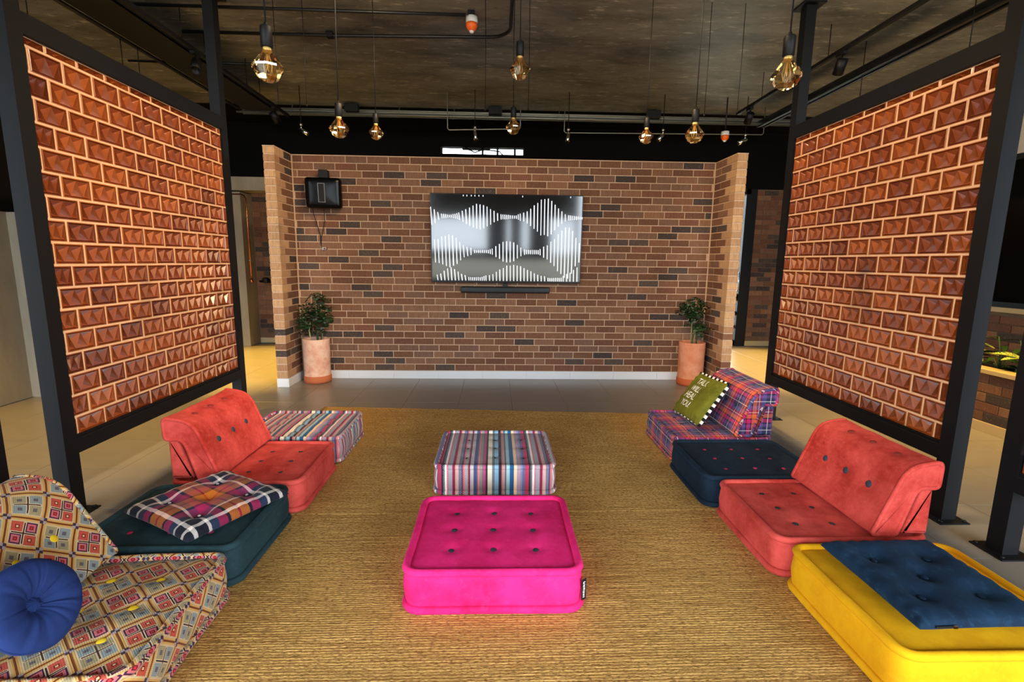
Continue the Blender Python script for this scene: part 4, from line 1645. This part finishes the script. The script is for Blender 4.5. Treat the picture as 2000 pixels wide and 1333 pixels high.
# ------------------------------------------------------------------ plants
def lobed_leaf(name, mat, L=0.15, W=0.13, lobes=5, seed=1):
    rs_ = random.Random(seed)
    b = MB()
    out = []
    N = 28
    for i in range(N):
        a = 2 * PI * i / N
        y = 0.5 * L * (1 - math.cos(a))
        wv = math.sin(a)
        rad = 1 + 0.20 * math.cos(lobes * 2 * a)
        x = wv * W / 2 * (1.15 - 0.35 * (1 - math.cos(a)) / 2) * rad
        z = -abs(x) * 0.28 - (y / L) ** 2 * 0.05 + 0.004 * math.sin(9 * a)
        out.append((x, y, z))
    mid = [(0, L * t, -(t ** 2) * 0.05 + 0.004) for t in (0.12, 0.36, 0.62, 0.86)]
    vs = out + mid
    fs = []
    for i in range(N):
        j = (i + 1) % N
        ym = (out[i][1] + out[j][1]) / 2 / L
        m = N + min(3, int(ym * 4))
        fs.append((i, j, m))
    # bridge the midrib
    for q in range(3):
        for side in (1, -1):
            pass
    b.add(vs, fs, 0, True)
    return b.mesh(name, mat)


def smooth_leaf(name, mat, L=0.2, W=0.075, bend=0.05):
    b = MB()
    vs, fs = [], []
    n = 9
    for i in range(n + 1):
        t = i / n
        w = W / 2 * math.sin(PI * min(1, t ** 0.75)) ** 0.9 + 0.001
        z = -bend * t * t
        vs += [(-w, L * t, z + w * 0.35), (0, L * t, z), (w, L * t, z + w * 0.35)]
    for i in range(n):
        a = i * 3
        fs += [(a, a + 1, a + 4, a + 3), (a + 1, a + 2, a + 5, a + 4)]
    b.add(vs, fs, 0, True)
    return b.mesh(name, mat)


LF = [lobed_leaf('leaf', M['leaf'], 0.15, 0.14, 4, 1), lobed_leaf('leaf', M['leaf'], 0.17, 0.13, 3, 2), lobed_leaf('leaf', M['leaf'], 0.12, 0.12, 4, 3)]


def potted_plant(label, x, y, blobs, seed, spread, pot='terracotta'):
    rs_ = random.Random(seed)
    t = thing('potted_plant', label, 'plant', (x, y, 0), (0, 0, 0), 'potted plants in the corners of the brick wall')
    b = MB()
    b.lathe([(0.120, 0.0), (0.148, 0.004), (0.152, 0.03), (0.150, 0.075), (0.146, 0.084), (0.143, 0.09), (0.143, 0.20), (0.145, 0.40), (0.146, 0.485), (0.147, 0.50), (0.140, 0.505), (0.134, 0.50), (0.132, 0.45)], 40)
    b.obj('pot', M[pot], t)
    b = MB()
    b.lathe([(0.001, 0.452), (0.133, 0.449), (0.133, 0.44)], 24)
    b.obj('soil', M['soil'], t)
    for s_ in range(5):
        a = rs_.uniform(0, 2 * PI)
        bx, by = 0.05 * math.cos(a), 0.05 * math.sin(a)
        ex, ey, ez = blobs[s_ % len(blobs)][:3]
        b = MB()
        b.tube([(bx, by, 0.44), (bx * 1.2 + ex * 0.2, by + ey * 0.2, 0.44 + (ez - 0.44) * 0.5), (ex * 0.9 + rs_.uniform(-.03, .03), ey * 0.9, ez + rs_.uniform(-.05, .1))], [0.007, 0.006, 0.003], 6)
        b.obj('stem', M['stem'] if s_ < 2 else M['stem_g'], t)
    for (ex, ey, ez, er, eh, cnt) in blobs:
        for q in range(cnt):
            a = rs_.uniform(0, 2 * PI)
            zz = rs_.uniform(-1, 1)
            rad = er * math.sqrt(max(0.05, 1 - zz * zz)) * rs_.uniform(0.35, 0.8)
            px, py, pz = ex + rad * math.cos(a), ey + rad * math.sin(a) * 0.7, ez + zz * eh
            py = min(py, spread)
            # leaf points outward and droops
            yaw = math.atan2(-math.cos(a), math.sin(a)) + rs_.uniform(-.4, .4)
            place(rs_.choice(LF), 'leaf', t, (px, py, pz), (rs_.uniform(-0.9, 0.2), rs_.uniform(-.3, .3), yaw if py < 0.02 else rs_.uniform(2.2, 4.0)), (rs_.uniform(0.62, 0.95),) * 3)
    return t


potted_plant('leafy green plant in pale terracotta pot, left of the television', -2.04, 5.615,
             [(0.02, -0.02, 0.93, 0.13, 0.10, 20), (-0.06, -0.02, 0.74, 0.13, 0.09, 18), (0.08, -0.03, 0.80, 0.10, 0.10, 14), (0.0, -0.03, 0.62, 0.10, 0.06, 8)], 3, 0.03, 'terracotta_pale')
potted_plant('leafy green plant in orange terracotta pot, right of the television', 2.285, 5.565,
             [(-0.03, -0.02, 0.93, 0.15, 0.10, 22), (0.03, -0.03, 0.76, 0.12, 0.11, 18), (-0.14, -0.03, 0.90, 0.10, 0.06, 9)], 4, 0.06)


# planter with brick front, right edge
PX0, PX1 = 4.20, 4.84
pl = thing('planter', 'low brick planter with cream coping at the right edge', 'planter', (PX0, 4.0, 0))
b = MB()
b.box((0.010, -1.6, 0), (0.12, 1.0, 0.50))
b.box((0.12, 0.9, 0), (PX1 - PX0, 1.0, 0.50))
b.obj('wall_core', M['mortar_dark'], pl)
b = MB()
b.bbox((-0.012, -1.6, 0.50), (0.13, 1.0, 0.538), 0.003)
b.obj('coping', M['base_tile_warm'], pl)
b = MB()
b.bbox((-0.004, -1.6, 0.0), (0.010, 1.0, 0.085), 0.002)
b.obj('skirting', M['base_tile_warm'], pl)
b = MB()
b.box((0.12, -1.6, 0.0), (PX1 - PX0, 0.9, 0.46))
b.obj('soil', M['soil'], pl)
brick_field(pl, -1.0, 1.0, 0.004, 0.088, 0.50, 0.238, 0.0824, plane='x', dark=0.25)
LV = [smooth_leaf('leaf', M['leaf_v'], 0.24, 0.085, 0.06), smooth_leaf('leaf', M['leaf_g'], 0.20, 0.06, 0.05), smooth_leaf('leaf', M['leaf_g'], 0.16, 0.07, 0.04)]
rs = random.Random(9)
PLN = [(4.42, 3.35, 0), (4.46, 3.62, 1), (4.45, 3.88, 0), (4.50, 4.15, 1), (4.54, 3.48, 1), (4.55, 4.0, 1), (4.48, 4.45, 0)]
PLL = ['variegated plant nearest the frame edge in the brick planter', 'dark green plant in the planter next to the nearest variegated one',
       'variegated plant with yellow-green leaves in the middle of the brick planter', 'dark green plant in the planter partly behind the steel post',
       'small green plant at the back of the planter near the frame edge', 'small green plant at the back of the planter under the window',
       'variegated plant at the far end of the brick planter behind the post']
for (x, y, kd), lb in zip(PLN, PLL):
    t = thing('planter_plant', lb, 'plant', (x, y, 0.46), (0, 0, 0), 'plants in the brick planter')
    nl = 15 if kd == 0 else 17
    for q in range(nl):
        a = 2 * PI * q / nl + rs.uniform(-.3, .3)
        hgt = rs.uniform(0.04, 0.34) if kd else rs.uniform(0.06, 0.26)
        ux, uy = 0.05 * math.cos(a), 0.05 * math.sin(a)
        b = MB()
        b.tube([(0, 0, 0), (ux * 0.5, uy * 0.5, hgt * 0.6), (ux, uy, hgt)], 0.004, 5)
        b.obj('stem', M['stem_g'], t)
        me = LV[0] if (kd == 0 and q % 3 != 2) else LV[1 + q % 2]
        place(me, 'leaf', t, (ux, uy, hgt), (rs.uniform(-0.2, 0.5), rs.uniform(-.4, .4), a - PI / 2), (rs.uniform(0.6, 0.95),) * 3)

# shrub outside the glass door
sh = thing('outdoor_shrub', 'bright green foliage outside the glass door at the right', 'plant', (3.95, YB + 0.9, 0))
b = MB()
b.tube([(0, 0, 0), (0.02, 0, 1.2), (0.05, -0.05, 2.3)], [0.03, 0.025, 0.012], 7)
b.obj('stem', M['stem'], sh)
LO = smooth_leaf('leaf', M['leaf_out'], 0.2, 0.08, 0.06)
for q in range(26):
    a = rs.uniform(0, 2 * PI)
    place(LO, 'leaf', sh, (0.05 + 0.12 * math.cos(a), -0.05 + 0.12 * math.sin(a), 2.33 + rs.uniform(-.17, .17)), (rs.uniform(-.5, .5), rs.uniform(-.5, .5), a - PI / 2), (0.8,) * 3)

# ------------------------------------------------------------------ pendant bulbs
b = MB()
SEG = 9
prof = [(0.017, 0.066), (0.024, 0.056), (0.071, -0.006), (0.070, -0.016), (0.048, -0.056), (0.026, -0.070), (0.001, -0.073)]
b.lathe(prof, SEG, smooth=False, cap=False)
glass_me = b.mesh('bulb_glass', M['amber'])
b = MB()
b.lathe([(0.001, 0.078), (0.0185, 0.078), (0.0185, 0.058), (0.012, 0.05), (0.001, 0.05)], 16)
collar_me = b.mesh('collar', M['gold'])
b = MB()
b.lathe([(0.001, 0.182), (0.008, 0.182), (0.008, 0.170), (0.024, 0.166), (0.0265, 0.160), (0.0265, 0.078), (0.02, 0.074), (0.001, 0.074)], 20)
socket_me = b.mesh('socket', M['black'])
b = MB()
for q in range(5):
    a = 2 * PI * q / 5
    b.tube([(0.006 * math.cos(a), 0.006 * math.sin(a), 0.05), (0.020 * math.cos(a), 0.020 * math.sin(a), 0.0), (0.017 * math.cos(a + .6), 0.017 * math.sin(a + .6), -0.035)], 0.0016, 5)
b.tube([(0, 0, 0.055), (0, 0, -0.01)], 0.004, 6)
fil_me = b.mesh('filament', M['filament'])
PEND = [(-0.872, 2.050, 2.126, 'amber faceted pendant bulb, nearest on the left, in front of the steel post'),
        (1.141, 2.050, 2.145, 'amber faceted pendant bulb, nearest on the right, in front of the steel post'),
        (0.127, 2.952, 2.464, 'amber faceted pendant bulb near the ceiling, middle of the photo'),
        (-0.945, 3.157, 2.180, 'amber faceted pendant bulb above the wall speaker'),
        (1.216, 3.157, 2.193, 'amber faceted pendant bulb in front of the right brick wing, larger of that pair'),
        (-0.959, 4.170, 2.404, 'small amber pendant bulb right of the one above the wall speaker'),
        (0.128, 4.000, 2.425, 'small amber pendant bulb above the television'),
        (1.192, 4.100, 2.400, 'small amber pendant bulb, left of the pair near the right brick wing')]
BS = 0.82
for i, (x, y, z, lb) in enumerate(PEND):
    t = thing('pendant_lamp', lb, 'lamp', (x, y, z), (0, 0, random.uniform(0, 6)), 'amber pendant bulbs')
    for me, nm in ((glass_me, 'bulb_glass'), (collar_me, 'collar'), (socket_me, 'socket'), (fil_me, 'filament')):
        place(me, nm, t, (0, 0, 0), (0, 0, 0), (BS, BS, BS))
    b = MB()
    b.tube([(0, 0, 0.148), (0.004, 0.003, 0.15 + (CEIL - z - 0.15) * 0.5), (0, 0, CEIL - z - 0.02)], 0.003, 6)
    b.obj('cord', M['black'], t)
    b = MB()
    b.lathe([(0.035, CEIL - z - 0.022), (0.04, CEIL - z - 0.018), (0.04, CEIL - z)], 20)
    b.obj('ceiling_rose', M['black'], t)

CORDS = [(-1.54, 4.3, 2.632, 'second from the left'), (-0.095, 4.3, 2.629, 'just left of the middle bulb'), (0.258, 4.3, 2.64, 'just right of the middle bulb'),
         (2.005, 4.3, 2.66, 'between the right bulb and the right bulb pair'), (1.728, 4.3, 2.626, 'just right of the larger bulb of the right pair'),
         (-1.765, 4.3, 2.66, 'passing behind the nearest left bulb')]
for (x, y, z, lb) in CORDS:
    t = thing('hanging_cord', 'bare black cord without a lamp, ' + lb, 'cord', (x, y, z), (0, 0, 0), 'bare suspension cords')
    b = MB()
    b.tube([(0, 0, 0), (0.003, 0, (CEIL - z) / 2), (0, 0, CEIL - z)], 0.0028, 5)
    b.obj('cord', M['black'], t)
    b = MB()
    b.lathe([(0.006, -0.012), (0.007, 0.0), (0.004, 0.006)], 8)
    b.obj('end_cap', M['black'], t)

# ------------------------------------------------------------------ ceiling services
def conduit(name, label, pts, r=0.013, cat='conduit', mat='black_pipe', clips=()):
    t = thing(name, label, cat, pts[0])
    o = Vector(pts[0])
    b = MB()
    b.tube([Vector(p) - o for p in pts], r, 10)
    b.obj('pipe', M[mat], t)
    for c in clips:
        b = MB()
        q = Vector(c) - o
        b.bbox((q.x - 0.03, q.y - 0.03, q.z - 0.022), (q.x + 0.03, q.y + 0.03, q.z + 0.03), 0.004)
        b.obj('junction_box', M['black'], t)
    return t


zc_ = 3.445
c1 = conduit('conduit', 'black ceiling conduit leading to the orange detector', [(-3.04, 4.53, zc_), (-1.5, 4.54, zc_), (-0.27, 4.55, zc_)], 0.013, clips=[(-0.22, 4.55, zc_)])
arc_ = [(0.017 - 0.10 + 0.20 * math.sin(a), 4.955 - 0.20 + 0.20 * math.cos(a), zc_) for a in [i * PI / 2 / 8 for i in range(9)]]
conduit('conduit', 'black ceiling conduit bending towards the viewer right of the detector', [(-2.89, 5.01, zc_), (-1.5, 5.01, zc_)] + arc_ + [(0.117, 4.22, zc_)], 0.015, clips=[(-1.55, 5.01, zc_), (0.117, 4.20, zc_)])
conduit('conduit', 'black ceiling conduit behind the left steel post, nearest the back', [(-3.9, 5.75, zc_), (-2.6, 5.75, zc_)], 0.012)


def detector(label, x, y, z, stem=None):
    t = thing('smoke_detector', label, 'detector', (x, y, z), (0, 0, 0), 'orange detectors')
    b = MB()
    b.lathe([(0.048, 0.03), (0.050, 0.0), (0.049, -0.02)], 24)
    b.obj('base', M['white_plastic'], t)
    b = MB()
    b.lathe([(0.049, -0.02), (0.048, -0.045), (0.030, -0.075), (0.020, -0.078)], 24)
    b.obj('cover', M['orange'], t)
    b = MB()
    b.lathe([(0.020, -0.078), (0.018, -0.09), (0.010, -0.095)], 16)
    b.obj('tip', M['white_plastic'], t)
    if stem:
        b = MB()
        b.tube([(0, 0, 0.03), (0, 0, stem)], 0.008, 6)
        b.obj('stem', M['black_pipe'], t)
    return t


detector('orange and white detector hanging from the ceiling conduit', -0.218, 4.56, 3.405)
detector('small orange and white detector at the back right under the grey cable rack', 2.92, 6.55, 3.04, CEIL - 3.04)

# left cable tray with track
trl = thing('cable_tray', 'black cable tray with conduits hanging over the left screen', 'tray', (-2.9, 2.0, 3.2))
b = MB()
b.box((-0.20, -0.6, 0.0), (0.16, 4.55, 0.008))
b.box((-0.20, -0.6, 0.0), (-0.194, 4.55, 0.06))
b.box((0.154, -0.6, 0.0), (0.16, 4.55, 0.06))
b.obj('tray', M['black'], trl)
for q, (dx, dz) in enumerate(((-0.235, 0.0), (-0.27, 0.01), (-0.215, 0.04))):
    b = MB()
    b.tube([(dx, -0.6, dz), (dx, 4.5, dz)], 0.012, 8)
    b.obj('conduit', M['black_pipe'], trl)
for yy in (0.9, 2.0, 3.1, 4.2):
    for dx in (-0.19, 0.15):
        b = MB()
        b.tube([(dx, yy, 0.0), (dx, yy, CEIL - 3.2)], 0.004, 5)
        b.obj('hanger_rod', M['black'], trl)
for yy in (1.15, 1.7, 2.55, 2.75):
    b = MB()
    b.tube([(-0.235, yy, 0.0), (-0.235, yy, -0.75)], 0.0035, 5)
    b.obj('drop_cable', M['black'], trl)
b = MB()
b.bbox((-0.31, 1.72, -0.03), (-0.18, 1.90, 0.03), 0.006)
b.obj('junction_box', M['black'], trl)


def track(name, label, x, y0, y1, z):
    t = thing(name, label, 'track', (x, y0, z))
    b = MB()
    b.bbox((-0.018, 0, -0.016), (0.018, y1 - y0, 0.016), 0.003)
    b.obj('rail', M['black'], t)
    yy = 0.4
    while yy < y1 - y0:
        b = MB()
        b.tube([(0, yy, 0.01), (0, yy, CEIL - z)], 0.004, 5)
        b.obj('hanger_rod', M['black'], t)
        yy += 1.1
    return t


track('lighting_track', 'black lighting track over the left screen, ending near the brick wing', -2.66, 2.0, 6.75, 3.20)
track('lighting_track', 'black lighting track over the right screen', 2.92, 2.0, 6.25, 3.20)
track('lighting_track', 'added, unseen black lighting track across the middle of the ceiling above the frame', 0.1, 1.9, 2.6, 3.42)  # added to carry the unseen spot heads

# right conduits
trr = thing('cable_tray', 'bundle of black conduits hanging over the right screen', 'tray', (3.46, 2.0, 3.2))
for q, (dx, dz) in enumerate(((0.0, 0.0), (0.035, 0.01), (0.075, 0.0), (0.12, 0.03))):
    b = MB()
    b.tube([(dx, -0.5, dz), (dx, 4.8, dz)], 0.0145, 8)
    b.obj('conduit', M['black_pipe'], trr)
b = MB()
b.box((-0.03, -0.5, 0.045), (0.18, 4.8, 0.055))
b.obj('tray', M['black'], trr)
for yy in (0.7, 1.8, 2.9, 4.0):
    b = MB()
    b.tube([(0.0, yy, -0.25), (0.0, yy, CEIL - 3.2)], 0.004, 5)
    b.obj('hanger_rod', M['black'], trr)


def track_head(label, x, y, z, aim, mat='steel', L=0.13, r=0.042, group='track spotlights'):
    t = thing('track_spotlight', label, 'spotlight', (x, y, z), (0, 0, 0), group)
    d = (Vector(aim) - Vector((x, y, z - 0.10))).normalized()
    mt = Matrix.Translation((0, 0, -0.11)) @ d.to_track_quat('Z', 'Y').to_matrix().to_4x4()
    b = MB()
    b.lathe([(0.012, -L * 0.45), (r, -L * 0.42), (r, L * 0.5), (r * 0.86, L * 0.5), (r * 0.8, L * 0.3)], 20, mat=mt)
    b.obj('head', M[mat], t)
    b = MB()
    b.bbox((-0.018, -0.05, -0.03), (0.018, 0.05, -0.002), 0.003)
    b.obj('adapter', M['black'], t)
    b = MB()
    b.tube([(0, 0, -0.02), (0.02, 0, -0.07), (0, 0, -0.11)], 0.007, 6)
    b.obj('arm', M[mat], t)
    return t


track_head('black track spotlight above the top edge of the left screen', -2.66, 4.78, 3.185, (-2.3, 3.6, 1.5))
track_head('black track spotlight at the far end of the left lighting track', -2.66, 6.35, 3.185, (-2.2, 7.3, 1.9))
track_head('black track spotlight above the top edge of the right screen', 2.92, 4.42, 3.185, (3.1, 5.3, 1.9))
track_head('black track spotlight at the far end of the right lighting track', 2.92, 5.95, 3.185, (3.0, 6.8, 2.2))
# heads added for the near screen spots, unseen above the picture
for i, (x, y, aim, lb) in enumerate(((0.15, 2.3, (-2.25, 3.1, 1.9), 'left screen, near end'), (0.05, 2.05, (2.47, 3.0, 1.9), 'right screen, near end'))):
    track_head('added, unseen black track spotlight above the frame aimed at the ' + lb, x if i else 0.1, y, 3.40, aim, group='hidden track spotlights')

# galvanised rack behind the slab edge
rk = thing('cable_rack', 'grey galvanised cable rack running across the back ceiling', 'rack', (0.1, 7.15, 3.34))
for q, (dy, dz, r_) in enumerate(((0.0, 0.0, 0.012), (0.05, 0.012, 0.012), (0.10, 0.03, 0.014), (0.15, 0.055, 0.014), (0.0, 0.05, 0.010))):
    b = MB()
    b.tube([(-3.6, dy, dz), (4.2, dy, dz)], r_, 8)
    b.obj('conduit', M['galv'], rk)
b = MB()
b.box((-3.6, 0.18, 0.02), (4.2, 0.19, 0.115))
b.obj('side_rail', M['galv'], rk)
for xx in (-2.9, -1.45, -0.7, 0.75, 2.0, 3.1):
    b = MB()
    b.tube([(xx, 0.05, -0.02), (xx + 0.02, 0.08, 0.14)], 0.005, 5)
    b.tube([(xx - 0.03, -0.02, -0.015), (xx + 0.10, 0.17, 0.035)], 0.006, 5)
    b.obj('hanger_rod', M['galv'], rk)
for xx in (-2.05, -0.12, 2.05):
    b = MB()
    b.bbox((xx - 0.09, -0.09, 0.02), (xx + 0.09, 0.0, 0.12), 0.006)
    b.obj('junction_box', M['black'], rk)
conduit('conduit', 'thin pale conduit crossing below the grey cable rack', [(-0.62, 6.6, 3.48), (-0.62, 6.6, 3.05), (-0.60, 6.6, 3.03), (0.28, 6.6, 3.06), (0.30, 6.6, 3.08), (0.30, 6.6, 3.48)], 0.007, mat='galv')
conduit('conduit', 'long thin grey conduit at the back above the brick partition', [(0.9, 6.9, 3.48), (0.9, 6.9, 3.12), (0.92, 6.9, 3.10), (3.58, 6.9, 3.13), (3.6, 6.9, 3.15), (3.6, 6.9, 3.48)], 0.006, mat='galv')


def chrome_spot(label, x, y, z, aim):
    t = thing('chrome_spotlight', label, 'spotlight', (x, y, z), (0, 0, 0), 'small chrome spotlights at the back')
    d = Vector(aim).normalized()
    mt = Matrix.Translation((0, 0, -0.06)) @ d.to_track_quat('Z', 'Y').to_matrix().to_4x4()
    b = MB()
    b.lathe([(0.010, -0.03), (0.020, -0.025), (0.022, 0.03), (0.026, 0.10), (0.022, 0.10)], 14, mat=mt)
    b.obj('head', M['chrome'], t)
    b = MB()
    b.lathe([(0.001, -0.022), (0.018, -0.012), (0.022, 0.0), (0.018, 0.012), (0.001, 0.022)], 12)
    b.tube([(0, 0, 0), (0, 0, -0.06)], 0.008, 6)
    b.obj('joint', M['chrome'], t)
    b = MB()
    b.tube([(0, 0, 0.01), (0, 0, CEIL - z + 0.0)], 0.005, 6)
    b.obj('stem', M['black'], t)
    return t


chrome_spot('chrome spotlight tilted right, above the left brick wing', -2.41, 6.5, 3.03, (0.75, -0.1, -0.45))
chrome_spot('chrome spotlight pointing down, above the television', -0.27, 6.5, 3.04, (0.12, -0.2, -1))
chrome_spot('chrome spotlight pointing down, between the two bulbs above the television', 0.90, 6.5, 3.04, (-0.12, -0.3, -1))
chrome_spot('chrome spotlight tilted left, between the pair of bulbs at the right', 2.10, 6.5, 3.06, (-0.7, -0.2, -0.8))
chrome_spot('chrome spotlight tilted left, above the right brick wing', 3.16, 6.5, 3.02, (-0.8, -0.1, -0.4))

# copper riser in the left aisle
cp_ = thing('copper_pipe', 'thin copper riser pipe on the concrete column in the left aisle', 'pipe', (-3.82, 7.90, 1.05))
b = MB()
b.tube([(-0.30, 0.02, 1.31), (-0.08, 0.02, 1.31), (-0.03, 0.01, 1.29), (0.0, 0, 1.24), (0.0, 0, 0.0)], 0.010, 8)
b.obj('pipe', M['copper'], cp_)
b = MB()
b.lathe([(0.001, -0.03), (0.022, -0.025), (0.026, 0.0), (0.022, 0.025), (0.001, 0.03)], 12)
b.obj('valve', M['copper'], cp_)
for zz in (0.3, 0.95):
    b = MB()
    b.bbox((-0.016, -0.012, zz), (0.016, 0.07, zz + 0.02), 0.002)
    b.obj('pipe_clip', M['galv'], cp_)
hs = thing('wall_valve', 'black horizontal valve arm beside the copper pipe in the left aisle', 'valve', (-3.70, 8.10, 1.03))
b = MB()
b.tube([(-0.09, 0, 0), (0.40, 0, -0.02)], 0.020, 10)
b.obj('arm', M['black'], hs)
b = MB()
b.lathe([(0.03, -0.05), (0.045, -0.045), (0.045, 0.045), (0.03, 0.05)], 14, mat=Matrix.Translation((0.02, -0.02, 0.02)) @ Matrix.Rotation(PI / 2, 4, 'X'))
b.obj('handwheel', M['steel'], hs)
b = MB()
b.bbox((0.33, -0.03, -0.16), (0.40, 0.19, 0.02), 0.004)
b.obj('bracket', M['black'], hs)

bpy.context.view_layer.update()
